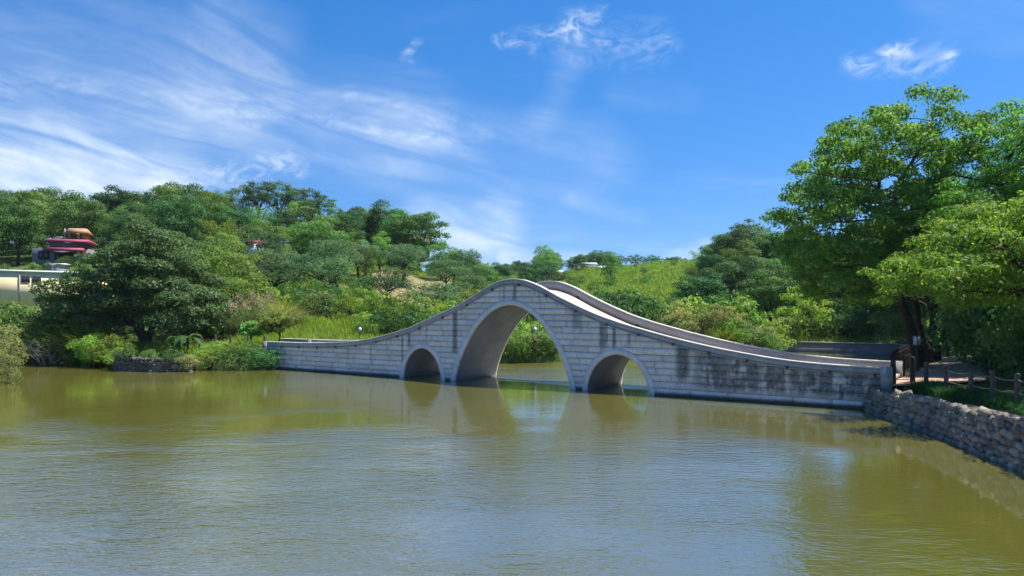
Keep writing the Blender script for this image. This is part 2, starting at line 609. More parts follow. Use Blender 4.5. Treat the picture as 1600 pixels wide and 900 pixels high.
m, t = new_mat('ground')
pos = t.n('ShaderNodeNewGeometry').outputs['Position']
n1 = t.noise(pos, 0.35, 6, 0.6)
n2 = t.noise(pos, 3.0, 6, 0.65)
n3 = t.noise(pos, 14.0, 4, 0.65)
col = t.mix(t.ss(n2, 0.35, 0.68), (0.050, 0.080, 0.020), (0.100, 0.140, 0.030))
col = t.mix(t.ss(n1, 0.56, 0.70), col, (0.12, 0.10, 0.055))
px_, py_, pz_ = t.sep(pos)
# bare soil under the orchard
def blob(cx, cy, rx, ry):
    d = t.v('LENGTH', t.v('DIVIDE', t.v('SUBTRACT', t.xyz(px_, py_, 0.0), (cx, cy, 0)), (rx, ry, 1)), out=1)
    return t.ss(t.m('ADD', d, t.m('MULTIPLY', t.m('SUBTRACT', n1, 0.5), 1.6)), 0.75, 1.1, 1.0, 0.0)
soil = t.m('MAXIMUM', blob(-13.0, 90, 8.0, 12), blob(-17, 100, 5, 6))
soil = t.m('MAXIMUM', soil, blob(-9.5, 98, 6, 8))
soil = t.m('MULTIPLY', soil, t.ss(n2, 0.42, 0.56))
col = t.mix(soil, col, t.mix(n2, (0.24, 0.18, 0.10), (0.38, 0.30, 0.18)))
mead = t.m('MULTIPLY', t.m('MULTIPLY', t.ss(py_, 125.0, 140.0), t.ss(py_, 235.0, 250.0, 1.0, 0.0)), t.m('MULTIPLY', t.ss(px_, 8.0, 18.0), t.ss(px_, 62.0, 76.0, 1.0, 0.0)))
col = t.mix(mead, col, t.mix(t.ss(n1, 0.35, 0.65), (0.085, 0.150, 0.025), (0.140, 0.215, 0.040)))
col = t.hsv(col, 0.5, 1.0, t.lin(n3, 0.25, 0.75, 0.75, 1.25))
finish(t, col, 0.95, 0.1, n3, 0.6, 0.15)
ground = obj('ground', mesh_np('ground', np.stack([GX, GY, GZ], -1).reshape(-1, 3), q, m, True))
tag(ground, kind='structure')

# water
m, t = new_mat('water')
pos = t.n('ShaderNodeNewGeometry').outputs['Position']
wx, wy, wz = t.sep(pos)
ripA = t.noise(t.v('MULTIPLY', pos, (1.5, 3.4, 1)), 1.0, 3.0, 0.55, 0.4)
ripB = t.noise(t.v('MULTIPLY', pos, (4.6, 9.0, 1)), 1.0, 3.0, 0.55, 0.3)
big = t.noise(t.v('MULTIPLY', pos, (0.10, 0.16, 1)), 1.0, 4.0, 0.55, 0.6)
# breeze: the open middle is ruffled, the water under the banks lies calmer
calmR = t.ss(t.m('ADD', wx, t.m('MULTIPLY', t.m('SUBTRACT', big, 0.5), 5.0)), 6.3, 9.0, 1.0, 0.07)
calmF = t.ss(t.m('ADD', wy, t.m('MULTIPLY', t.m('SUBTRACT', big, 0.5), 22.0)), 18.0, 29.0, 1.0, 0.17)
far_ = t.ss(t.v('DOT_PRODUCT', t.v('SUBTRACT', pos, tuple(A_)), tuple(N_), out=1), 1.0, 3.0, 0.0, 2.4)
amp = t.m('MULTIPLY', calmR, t.m('MAXIMUM', calmF, far_))
amp = t.m('MULTIPLY', amp, t.lin(t.noise(t.v('MULTIPLY', pos, (0.22, 0.42, 1)), 1.0, 3.0, 0.5, 0.5), 0.35, 0.65, 0.45, 1.30))
hgt = t.m('ADD', t.m('MULTIPLY', ripA, 0.028), t.m('MULTIPLY', ripB, 0.019))
hgt = t.m('MULTIPLY', hgt, amp)
b = t.n('ShaderNodeBump')
b.inputs['Strength'].default_value = 1.0
b.inputs['Distance'].default_value = 1.0
t.put(b.inputs['Height'], hgt)
murk = t.mix(t.ss(big, 0.3, 0.7), (0.094, 0.092, 0.018), (0.110, 0.105, 0.021))
dif = t.n('ShaderNodeBsdfDiffuse')
t.put(dif.inputs['Color'], murk)
glo = t.n('ShaderNodeBsdfGlossy')
glo.inputs['Roughness'].default_value = 0.03
glo.inputs['Color'].default_value = (1, 1, 1, 1)
t.put(glo.inputs['Normal'], b.outputs[0])
fre = t.n('ShaderNodeFresnel')
fre.inputs['IOR'].default_value = 1.42
t.put(fre.inputs['Normal'], b.outputs[0])
mx = t.n('ShaderNodeMixShader')
t.put(mx.inputs[0], t.m('MINIMUM', t.m('MULTIPLY', fre.outputs[0], 2.9), t.m('ADD', t.m('MULTIPLY', fre.outputs[0], 0.36), 0.42)))
t.t.links.new(dif.outputs[0], mx.inputs[1])
t.t.links.new(glo.outputs[0], mx.inputs[2])
o = t.n('ShaderNodeOutputMaterial')
t.t.links.new(mx.outputs[0], o.inputs[0])
water = obj('pond_water', mesh_np('pond_water', [(-45, -2, 0), (45, -2, 0), (45, 70, 0), (-45, 70, 0)], np.array([[0, 1, 2, 3]]), m))
tag(water, kind='structure')

# ------------------------------------------------------------------ the bridge
prof = [(-0.4, 1.70), (0.54, 1.71), (2.8, 1.72), (5.11, 1.77), (7.0, 1.87), (8.0, 1.97), (9.07, 2.13), (10.55, 2.44), (11.98, 2.80), (13.49, 3.36), (15.15, 3.98), (16.21, 4.45), (17.3, 5.04), (18.1, 5.33), (18.75, 5.40), (19.45, 5.34), (20.3, 5.06), (21.5, 4.46), (22.6, 3.98), (23.69, 3.55), (24.84, 3.20), (25.95, 2.92), (26.96, 2.67), (28.23, 2.40), (29.35, 2.19), (30.54, 2.00), (31.41, 1.88), (32.2, 1.79), (33.35, 1.71), (34.45, 1.67), (35.5, 1.65), (36.3, 1.65)]
_s = np.linspace(-0.4, 36.3, 600)
_z = np.interp(_s, [p_[0] for p_ in prof], [p_[1] for p_ in prof])
ker = np.exp(-np.linspace(-2.2, 2.2, 21) ** 2)
_z = np.convolve(np.pad(_z, 10, mode='edge'), ker / ker.sum(), 'valid')


def topz(s):
    return np.interp(s, _s, _z)


ARCH = [(18.65, 3.76, 4.30, 0.76), (12.88, 1.60, 1.93, 0.55), (24.60, 1.82, 2.00, 0.55)]   # centre, half width, rise, shape (outer edge of ring)
RING = 0.26


def arch_pts(ar, off=0.0, n=40):
    c, a, h, k = ar
    th = np.linspace(0, math.pi, n + 1)
    s = c - a * np.cos(th)
    z = h * np.maximum(np.sin(th), 0) ** (2 * k)
    s = np.concatenate([[s[0]], s, [s[-1]]])
    z = np.concatenate([[-1.2], z, [-1.2]])
    P = np.stack([s, z], 1)
    tn = np.gradient(P, axis=0)
    tn[0] = tn[1] = (0, 1)
    tn[-1] = tn[-2] = (0, -1)
    tn /= np.linalg.norm(tn, axis=1)[:, None]
    nrm = np.stack([tn[:, 1], -tn[:, 0]], 1)      # towards the opening
    return P + nrm * off


def arch_low(s, off):
    """height of the arch line (offset inwards by off) over s, -9 outside"""
    s = np.asarray(s, float)
    out = np.full(s.shape, -9.0)
    for ar in ARCH:
        P = arch_pts(ar, off)
        k = (s > P[1, 0]) & (s < P[-2, 0])
        out = np.where(k, np.interp(s, P[1:-1, 0], P[1:-1, 1]), out)
    return out


# weathered concrete block, stained where water runs down from the drains
m, t = new_mat('block_stone')
pos = t.n('ShaderNodeNewGeometry').outputs['Position']
rel = t.v('SUBTRACT', pos, tuple(A_))
sc = t.v('DOT_PRODUCT', rel, tuple(D_), out=1)
zc = t.sep(pos)[2]
sz = t.xyz(sc, zc, 0.0)
oi = t.n('ShaderNodeObjectInfo').outputs['Random']
nA = t.noise(pos, 1.1, 6, 0.65)
nB = t.noise(pos, 9.0, 6, 0.65)
nS = t.noise(t.v('MULTIPLY', sz, (2.6, 0.35, 1)), 1.0, 5, 0.6)
col = t.mix(nA, (0.47, 0.463, 0.44), (0.61, 0.60, 0.57))
col = t.hsv(col, 0.5, 1.0, t.lin(oi, 0, 1, 0.88, 1.10))
col = t.hsv(col, 0.5, 1.0, t.lin(nB, 0.25, 0.75, 0.72, 1.25))
st = None
for (s0, wd, z0, z1, am) in [(9.05, .10, .7, 2.0, .55), (11.45, .09, .6, 2.2, .75), (11.95, .14, 1.7, 2.4, .8), (15.15, .20, 1.4, 3.9, .85), (18.3, .10, 4.2, 5.2, .5), (18.95, .14, 4.2, 5.2, .65), (22.5, .35, 2.7, 3.6, .55),
                             (23.85, .20, 1.9, 3.3, .75), (24.05, .08, 2.0, 3.3, .7), (24.45, .12, 2.0, 3.2, .85), (25.2, .10, 2.1, 3.0, .6), (27.75, .40, .7, 2.4, .9), (13.2, .08, 2.1, 3.0, .4), (20.4, .12, 4.1, 4.8, .35),
                             (28.7, .3, 1.2, 2.2, .75), (29.7, .4, 1.3, 2.1, .7), (31.0, .4, 1.0, 1.8, .6), (7.2, .12, .8, 1.6, .35), (32.5, .5, .9, 1.6, .5)]:
    ds = t.m('ABSOLUTE', t.m('SUBTRACT', t.m('ADD', sc, t.m('MULTIPLY', t.m('SUBTRACT', nB, 0.5), 0.16)), s0))
    k_ = t.m('MULTIPLY', t.ss(ds, wd * 0.35, wd * 1.15, am, 0.0), t.ss(t.m('ADD', zc, t.m('MULTIPLY', t.m('SUBTRACT', nS, .5), 1.2)), z0 - .25, z0 + .35))
    st = k_ if st is None else t.m('MAXIMUM', st, k_)
mott = t.m('MULTIPLY', t.m('MULTIPLY', t.ss(sc, 27.5, 29.0), t.ss(zc, 0.22, 0.55)), t.ss(t.m('ADD', t.m('MULTIPLY', nS, 0.6), t.m('MULTIPLY', t.noise(t.v('MULTIPLY', sz, (1.6, 2.4, 1)), 1.0, 6, 0.7), 0.55)), 0.46, 0.60, 0.0, 0.9))
st = t.m('MAXIMUM', st, mott)
st = t.m('MAXIMUM', st, t.ss(nS, 0.60, 0.78, 0.0, 0.45))
st = t.m('MULTIPLY', st, t.lin(nB, 0.3, 0.7, 0.55, 1.1), clamp=True)
wet = t.ss(t.m('ADD', zc, t.m('MULTIPLY', t.m('SUBTRACT', nA, 0.5), 0.12)), 0.06, 0.22, 0.8, 0.0)
st = t.m('MAXIMUM', st, wet)
col = t.mix(st, col, (0.040, 0.046, 0.050))
finish(t, col, 0.88, 0.25, nB, 0.5, 0.012)
M['block'] = m
M['joint'] = rough_mat('joint', (0.16, 0.162, 0.162), (0.10, 0.103, 0.105), 2.0, 0.95, 0.1)
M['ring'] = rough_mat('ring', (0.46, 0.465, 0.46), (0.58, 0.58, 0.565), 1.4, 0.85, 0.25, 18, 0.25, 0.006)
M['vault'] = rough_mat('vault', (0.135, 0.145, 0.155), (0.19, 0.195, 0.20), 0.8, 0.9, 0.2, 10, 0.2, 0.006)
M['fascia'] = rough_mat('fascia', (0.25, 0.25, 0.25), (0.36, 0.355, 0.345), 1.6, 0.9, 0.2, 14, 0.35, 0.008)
M['inner'] = rough_mat('inner', (0.50, 0.445, 0.385), (0.41, 0.365, 0.32), 1.2, 0.9, 0.2, 12, 0.3, 0.006)
M['coping'] = rough_mat('coping', (0.62, 0.59, 0.55), (0.46, 0.44, 0.41), 1.5, 0.85, 0.25, 16, 0.25, 0.005)
M['deck'] = rough_mat('deck', (0.40, 0.36, 0.335), (0.33, 0.30, 0.285), 0.9, 0.92, 0.2, 12, 0.25, 0.006)
M['dark_metal'] = rough_mat('dark_metal', (0.035, 0.035, 0.036), (0.055, 0.052, 0.05), 8, 0.6, 0.4)

bridge = thing('stone_bridge', 'humped grey stone footbridge with one tall arch between two small arches', 'bridge', (0, 0, 0))

# solid body behind the facing blocks
SMP = np.unique(np.round(np.concatenate([np.linspace(-0.2, BL, 160)] + [arch_pts(a_, RING)[1:-1, 0] for a_ in ARCH] + [arch_pts(a_, RING)[1, 0:1] - 0.002 for a_ in ARCH] + [arch_pts(a_, RING)[-2, 0:1] + 0.002 for a_ in ARCH]), 4))
lo = arch_low(SMP, RING - 0.01)
lo = np.where(lo < -5, -1.2, np.maximum(lo, -1.2))
hi = topz(SMP) - 0.24
mb = MB()
for tt in (0.035, BW - 0.035):
    v = np.concatenate([[bp(s, tt, z) for s, z in zip(SMP, lo)], [bp(s, tt, z) for s, z in zip(SMP, hi)]])
    n_ = len(SMP)
    mb.add(v, [(i, i + 1, n_ + i + 1, n_ + i) for i in range(n_ - 1)])
for se in (-0.2, BL):
    zt = float(topz(se)) - 0.24
    mb.add([bp(se, .035, -1.2), bp(se, BW - .035, -1.2), bp(se, BW - .035, zt), bp(se, .035, zt)], [(0, 1, 2, 3)])
obj('wall_core', mb.mesh('wall_core', M['joint']), bridge)

# facing blocks, one object each
course = 0.298
z0c = -0.29
row = 0
rb = random.Random(3)
while z0c < 5.2:
    z1c = z0c + course
    s = -0.2 - rb.uniform(0, 0.9)
    while s < BL:
        ln = rb.uniform(1.05, 1.75) if z0c < 2.6 else rb.uniform(0.8, 1.3)
        s0, s1 = max(s, -0.2), min(s + ln, BL)
        s += ln
        if s1 - s0 < 0.25:
            continue
        g = 0.007
        nn = 14 if (arch_low(np.linspace(s0, s1, 6), 0.13).max() > z0c) else 6
        ss_ = np.linspace(s0 + g, s1 - g, nn + 1)
        a_l = arch_low(ss_, 0.13)
        l_ = np.maximum(z0c + g, a_l)
        h_ = np.minimum(z1c - g, topz(ss_) - 0.27)
        ok = (h_ - l_) > 0.03
        # runs of valid columns
        i = 0
        while i <= nn:
            if not ok[i]:
                i += 1
                continue
            j = i
            while j < nn and ok[j + 1]:
                j += 1
            if j > i:
                pr = rb.uniform(-0.006, 0.004)
                cols = range(i, j + 1)
                fv = [bp(ss_[c], pr, l_[c]) for c in cols] + [bp(ss_[c], pr, h_[c]) for c in cols]
                bv = [bp(ss_[c], 0.05, l_[c]) for c in cols] + [bp(ss_[c], 0.05, h_[c]) for c in cols]
                k = j - i + 1
                qs = [(c, c + 1, k + c + 1, k + c) for c in range(k - 1)]
                qs += [(2 * k + c, 2 * k + c + 1, c + 1, c) for c in range(k - 1)]
                qs += [(k + c, k + c + 1, 3 * k + c + 1, 3 * k + c) for c in range(k - 1)]
                qs += [(0, k, 3 * k, 2 * k), (k - 1, 3 * k - 1, 4 * k - 1, 2 * k - 1)]
                obj('stone_block', MB().add(fv + bv, qs).mesh('stone_block', M['block']), bridge)
            i = j + 1
    z0c = z1c
    row += 1

for ai, ar in enumerate(ARCH):
    Po, Pi = arch_pts(ar, -0.01), arch_pts(ar, RING)
    for (tf, tb) in ((-0.035, 0.10), (BW + 0.035, BW - 0.10)):
        fr = [[bp(o_[0], tf, o_[1]), bp(i_[0], tf, i_[1]), bp(i_[0], tb, i_[1]), bp(o_[0], tb, o_[1])] for o_, i_ in zip(Po, Pi)]
        obj('arch_ring', MB().sweep(fr, None).mesh('arch_ring', M['ring']), bridge)
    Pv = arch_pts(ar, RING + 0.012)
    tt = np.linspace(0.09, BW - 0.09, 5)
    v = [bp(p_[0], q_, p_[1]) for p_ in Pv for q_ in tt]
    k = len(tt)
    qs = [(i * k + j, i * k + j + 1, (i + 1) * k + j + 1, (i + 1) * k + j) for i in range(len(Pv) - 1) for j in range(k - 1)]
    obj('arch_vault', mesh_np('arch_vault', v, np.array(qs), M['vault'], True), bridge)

SP = np.linspace(-0.35, BL + 0.15, 150)
TZ = topz(SP)
PAR = 0.50          # parapet height over the deck


SPF = np.linspace(-3.4, BL + 0.15, 160)


def sweep_part(name, sect, mat, parent, smooth=False, sp=None):
    """sect: list of (t, dz) going round"""
    fr = np.array([[bp(s, a, z + b_) for a, b_ in sect] for s, z in zip(SP if sp is None else sp, TZ if sp is None else topz(sp))])
    mb = MB().sweep(fr, None)
    k = len(sect)
    if k == 4:
        mb.add(fr[0], [(0, 1, 2, 3)])
        mb.add(fr[-1], [(3, 2, 1, 0)])
    return obj(name, mb.mesh(name, mat, smooth), parent)


par_n = sweep_part('parapet', [(-0.02, -0.29), (-0.02, -0.045), (0.20, -0.045), (0.20, -0.29)], M['fascia'], bridge)
sweep_part('parapet_lining', [(0.16, -PAR - .02), (0.16, -0.30), (0.205, -0.30), (0.205, -PAR - .02)], M['inner'], par_n)
sweep_part('coping', [(-0.045, -0.045), (-0.045, 0.0), (0.235, 0.0), (0.235, -0.045)], M['coping'], par_n)
sweep_part('moulding', [(-0.075, -0.335), (-0.075, -0.292), (0.03, -0.292), (0.03, -0.335)], M['fascia'], par_n)
par_f = sweep_part('parapet', [(BW - 0.20, -PAR - .02), (BW - 0.20, -0.045), (BW + 0.02, -0.045), (BW + 0.02, -PAR - .02)], M['inner'], bridge, sp=SPF)
sweep_part('coping', [(BW - 0.235, -0.045), (BW - 0.235, 0.0), (BW + 0.045, 0.0), (BW + 0.045, -0.045)], M['coping'], par_f, sp=SPF)
deck = sweep_part('deck', [(0.18, -PAR - 0.10), (0.18, -PAR), (BW - 0.18, -PAR), (BW - 0.18, -PAR - 0.10)], M['deck'], bridge)
for s in (20.6, 24.0, 27.7, 31.3, 17.0, 13.0):
    z = float(topz(s)) - PAR
    mb = MB()
    c = bp(s, BW - 0.21, z + 0.03)
    mb.tube([c + N_ * 0.03, c - N_ * 0.05], 0.075, 10)
    mb.tube([c + np.array([0, 0, .03]), c - np.array([0, 0, .05]) - N_ * .12], 0.045, 8)
    obj('drain_outlet', mb.mesh('drain_outlet', M['dark_metal']), par_f)
for s in np.arange(1.4, BL, 1.62):
    z = float(topz(s)) - 0.315
    c = bp(float(s), -0.03, z)
    mb = MB().tube([c + N_ * 0.05, c - N_ * 0.085], 0.052, 8)
    mb.box((-.05, -.06, -.02), (.05, .06, .02), (np.eye(3), c + np.array([0, 0, 0.045]) - N_ * .03))
    obj('drain_spout', mb.mesh('drain_spout', M['dark_metal']), bridge)
RB = np.stack([D_, N_, np.array([0, 0, 1.])], 1)
for (se, sgn) in ((BL + 0.02, 1), (-0.2, -1)):
    for tc_ in (0.10, BW - 0.10):
        zt = float(topz(se))
        mb = MB().box((-0.20, -0.16, 0.35), (0.20, 0.16, zt + 0.012), (RB, bp(se, tc_, 0)))
        obj('end_post', mb.mesh('end_post', M['fascia']), bridge)

# ------------------------------------------------------------------ stones
def stone_mesh(name, seed, mat, flat=0.8):
    r = np.random.default_rng(seed)
    mb = MB()
    n = 2
    # cube sphere, 24 quads
    key = {}
    V = []
    Q = []
    def vid(p):
        k = tuple(np.round(p, 4))
        if k not in key:
            key[k] = len(V)
            V.append(p)
        return key[k]
    for axi in range(3):
        for sg in (-1, 1):
            u = np.zeros(3); u[(axi + 1) % 3] = 1
            w_ = np.zeros(3); w_[(axi + 2) % 3] = 1
            nrm = np.zeros(3); nrm[axi] = sg
            for i in range(n):
                for j in range(n):
                    c = [nrm + u * (2 * a / n - 1) + w_ * (2 * b_ / n - 1) for a, b_ in ((i, j), (i + 1, j), (i + 1, j + 1), (i, j + 1))]
                    if sg < 0:
                        c = c[::-1]
                    Q.append([vid(p) for p in c])
    V = np.array(V)
    V = V / np.linalg.norm(V, axis=1)[:, None] ** 0.62
    V *= 1 + r.uniform(-0.22, 0.2, (len(V), 1))
    V += r.uniform(-0.12, 0.12, V.shape)
    return mesh_np(name, V * 0.5, np.array(Q), mat, True)


M['rock'] = rough_mat('rock', (0.24, 0.212, 0.172), (0.135, 0.12, 0.10), 4.0, 0.9, 0.2, 26, 0.5, 0.015, obvar=0.38)
M['rock_dark'] = rough_mat('rock_dark', (0.115, 0.115, 0.10), (0.06, 0.065, 0.055), 4.0, 0.9, 0.2, 26, 0.5, 0.015, obvar=0.35)
M['mortar'] = rough_mat('mortar', (0.10, 0.095, 0.088), (0.06, 0.058, 0.055), 3.0, 0.95, 0.1)
STONES = [stone_mesh('stone', 40 + i, M['rock']) for i in range(8)]
STONES_D = [stone_mesh('stone', 60 + i, M['rock_dark']) for i in range(5)]


def poly_walk(pts, step):
    pts = np.asarray(pts, float)
    seg = np.hypot(*np.diff(pts, axis=0).T)
    cum = np.concatenate([[0], np.cumsum(seg)])
    return pts, cum


def along(pts, cum, d):
    x = np.interp(d, cum, pts[:, 0])
    y = np.interp(d, cum, pts[:, 1])
    i = min(max(np.searchsorted(cum, d) - 1, 0), len(cum) - 2)
    tx = (pts[i + 1] - pts[i]) / (cum[i + 1] - cum[i] + 1e-9)
    return np.array([x, y]), tx


def rock_wall(name, label, pts, hfun, stones, wid, rows_h, length, out_sign, seed, batter=0.25):
    r = random.Random(seed)
    wl = thing(name, label, 'wall')
    pts, cum = poly_walk(pts, 0.2)
    # core
    fr = []
    for d in np.linspace(0, cum[-1], 60):
        p_, tx = along(pts, cum, d)
        nr = np.array([-tx[1], tx[0]]) * out_sign       # away from the water
        h = hfun(d)
        fr.append([(p_[0] + nr[0] * .10, p_[1] + nr[1] * .10, -1.0), (p_[0] + nr[0] * (.10 + batter * h), p_[1] + nr[1] * (.10 + batter * h), h - .04),
                   (p_[0] + nr[0] * (.75 + batter * h), p_[1] + nr[1] * (.75 + batter * h), h - .04), (p_[0] + nr[0] * 0.9, p_[1] + nr[1] * 0.9, -1.0)])
    obj('wall_core', MB().sweep(fr, None).mesh('wall_core', M['mortar']), wl)
    z = -0.06
    cnt = 0
    while z < 1.6:
        hgt_ = r.uniform(*rows_h)
        d = r.uniform(0, wid)
        while d < length:
            p_, tx = along(pts, cum, d)
            w_ = wid * r.uniform(0.65, 1.45)
            h = hfun(d)
            zz = z + hgt_ / 2 + r.uniform(-0.03, 0.03)
            if zz < h + 0.02:
                nr = np.array([-tx[1], tx[0]]) * out_sign
                off = 0.06 + batter * max(zz, 0) + r.uniform(-0.035, 0.03)
                o_ = obj('stone', r.choice(stones), wl, (p_[0] + nr[0] * off, p_[1] + nr[1] * off, zz),
                         (r.uniform(-.5, .5), r.uniform(-.55, .55), math.atan2(tx[1], tx[0]) + r.uniform(-.25, .25)),
                         (w_ * 1.12, r.uniform(.24, .34), hgt_ * r.uniform(1.0, 1.3)))
                cnt += 1
            d += w_ * 0.97
        z += hgt_ * 0.94
    return wl, cnt


def rock_h(d):
    return float(np.interp(d, [0, 1.0, 4.0, 8.0, 12.0, 30], [0.72, 0.86, 0.98, 1.08, 1.16, 1.2]))


_, c1 = rock_wall('rock_retaining_wall', 'rough retaining wall of rounded grey rocks along the right bank', ROCKLINE, rock_h, STONES, 0.245, (0.15, 0.21), 11.6, 1, 5)
PLAT = [g2(176, 572, 0), g2(181, 579.5, 0), g2(235, 581.5, 0), g2(300, 580.5, 0)]
_, c2 = rock_wall('rock_terrace_wall', 'low dark stone wall below the big spreading tree on the left bank', PLAT, lambda d: 1.02 - 0.03 * d, STONES_D, 0.25, (0.15, 0.21), 9.3, 1, 6, 0.12)

# far retaining wall of the back pond
m_far = rough_mat('far_concrete', (0.15, 0.155, 0.155), (0.23, 0.23, 0.22), 0.8, 0.9, 0.2, 8, 0.3, 0.02)
fw = thing('concrete_pond_wall', 'grey concrete retaining wall on the far side of the back pond', 'wall')
fpts = [(18.8, 64.3), (20.5, 64.4), (24.2, 64.9), (28.2, 62.9), (31.8, 60.8), (31.2, 57.0), (29.8, 54.0)]
fp, fc = poly_walk(fpts, 1)
fr, cr = [], []
for d in np.linspace(0, fc[-1], 40):
    p_, tx = along(fp, fc, d)
    nr = np.array([-tx[1], tx[0]])
    a_, b_ = p_, p_ + nr * 0.45
    fr.append([(a_[0], a_[1], -1), (a_[0] + nr[0] * .06, a_[1] + nr[1] * .06, 0.80), (b_[0], b_[1], 0.80), (b_[0], b_[1], -1)])
    a2 = p_ - nr * 0.03
    cr.append([(a2[0], a2[1], 0.803), (a2[0], a2[1], 0.90), (b_[0], b_[1], 0.90), (b_[0], b_[1], 0.803)])
obj('wall_body', MB().sweep(fr, None).mesh('wall_body', m_far), fw)
obj('wall_cap', MB().sweep(cr, None).mesh('wall_cap', M['fascia']), fw)

# footpath on the right bank
M['path'] = rough_mat('path', (0.46, 0.315, 0.235), (0.34, 0.24, 0.185), 2.0, 0.95, 0.1, 20, 0.5, 0.01)
pend = bp(BL + 0.3, BW / 2, 0)
pl = [(pend[0] - .2, pend[1] + .1), (16.6, 29.2), (18.2, 31.0), (20.2, 34.0), (22.6, 37.6), (25.6, 41.6), (29.0, 45.5), (33, 50)]
pp, pc = poly_walk(pl, 1)
v = []
nd = 50
for d in np.linspace(0, pc[-1], nd):
    p_, tx = along(pp, pc, d)
    nr = np.array([-tx[1], tx[0]])
    hw = np.interp(d, [0, 2.5, 6, 30], [1.75, 1.55, 1.25, 1.2])
    for k in np.linspace(-1, 1, 7):
        x_, y_ = p_ + nr * hw * (k + 0.05 * math.sin(d * 3 + k * 9))
        v.append((x_, y_, 0))
v = np.array(v)
v[:, 2] = np.maximum(base_z(v[:, 0], v[:, 1]) + 0.07, 0.95)
path = obj('footpath', mesh_np('footpath', v, np.array([(i * 7 + j, i * 7 + j + 1, (i + 1) * 7 + j + 1, (i + 1) * 7 + j) for i in range(nd - 1) for j in range(6)]), M['path'], True))
tag(path, kind='structure')
pl2 = [(16.2, 28.6), (15.9, 26.0), (15.9, 22.0), (15.5, 16), (15.2, 8)]

# ------------------------------------------------------------------ fences and lamps
M['post'] = rough_mat('post', (0.145, 0.115, 0.09), (0.085, 0.068, 0.055), 5, 0.85, 0.2, 30, 0.4, 0.01)
M['post_dark'] = rough_mat('post_dark', (0.060, 0.050, 0.042), (0.035, 0.030, 0.026), 5, 0.85, 0.2, 30, 0.4, 0.01)
M['rope'] = rough_mat('rope', (0.34, 0.28, 0.20), (0.24, 0.20, 0.15), 8, 0.9, 0.1, 60, 0.4, 0.01)
M['lantern'] = rough_mat('lantern', (0.58, 0.60, 0.60), (0.50, 0.52, 0.52), 4, 0.4, 0.4)


def post_mesh(h, r_):
    mb = MB()
    z = [-0.4, 0, h - .05, h - .015, h]
    mb.tube([(0, 0, q_) for q_ in z], [r_ * 1.05, r_ * 1.05, r_, r_ * .93, r_ * .7], 10)
    return mb


def rope_between(a, b_, sag, rad=0.014, n=9):
    u = np.linspace(0, 1, n)
    P = a[None] * (1 - u[:, None]) + b_[None] * u[:, None]
    P[:, 2] -= sag * 4 * u * (1 - u)
    return MB().tube(P, rad, 6)


# rope fence on the right bank, near the water
rf = thing('rope_fence', 'low post and rope fence along the grassy right bank', 'fence')
posts = [at(1447, 600, 28.0), at(1479, 606, 26.3), at(1518, 611, 24.4), at(1552, 617, 23.0), at(1590, 624, 21.6), at(1634, 632, 20.2), at(1690, 642, 18.9)]
pm = post_mesh(0.92, 0.078).mesh('post', M['post'])
tops = []
for p_ in posts:
    z = max(g1(p_[0], p_[1]), 0.9)
    obj('post', pm, rf, (p_[0], p_[1], z), (random.uniform(-.03, .03), random.uniform(-.03, .03), random.uniform(0, 6)))
    tops.append(np.array([p_[0], p_[1], z]))
for a_, b_ in zip(tops[1:-1], tops[2:]):
    for hh, sg in ((0.74, 0.07), (0.36, 0.06)):
        obj('rope', rope_between(a_ + [0, 0, hh], b_ + [0, 0, hh], sg).mesh('rope', M['rope'], True), rf)

# dark timber fence by the back pond, from the far end of the bridge
tf = thing('timber_fence', 'dark timber post fence between the bridge end and the back pond', 'fence')
c0 = bp(BL + 0.25, BW + 0.25, 0)
fpl = [(c0[0], c0[1]), (18.0, 35.2), (20.0, 38.6), (22.6, 42.6), (25.3, 46.4)]
fp, fc = poly_walk(fpl, 1)
pm2 = post_mesh(1.02, 0.075).mesh('post', M['post_dark'])
prev = None
for d in np.arange(0.3, fc[-1], 1.02):
    p_, tx = along(fp, fc, d)
    z = max(g1(p_[0] + .5, p_[1] - .4), 0.7)
    obj('post', pm2, tf, (p_[0], p_[1], z), (0, 0, random.uniform(0, 6)))
    cur = np.array([p_[0], p_[1], z])
    if prev is not None:
        for hh in (0.42, 0.82):
            obj('rail', MB().tube([prev + [0, 0, hh], cur + [0, 0, hh]], 0.035, 6).mesh('rail', M['post_dark']), tf)
    prev = cur
# stout mossy posts flanking the path mouth
for (x, yb, Y, hh, lb) in ((1426, 598, 29.3, 1.15, 'stout mossy timber post at the mouth of the footpath'), (1396, 603, 28.9, 1.02, 'dark timber post beside the end pillar of the bridge')):
    p_ = at(x, yb, Y)
    z = max(g1(p_[0], p_[1]), .85)
    o_ = obj('timber_post', post_mesh(hh, 0.095).mesh('timber_post', M['post_dark']), None, (p_[0], p_[1], z))
    tag(o_, lb, 'post')
# single posts on the path's far side
for k, (x, Y) in enumerate(((1468, 40.0), (1481, 42.5))):
    p_ = at(x, 560, Y)
    o_ = obj('timber_post', post_mesh(0.95, 0.085).mesh('timber_post', M['post_dark']), None, (p_[0], p_[1], g1(p_[0], p_[1])))
    tag(o_, ['timber post right beside the tree trunks on the path edge', 'timber post farther along the path edge beyond the tree trunks'][k], 'post')
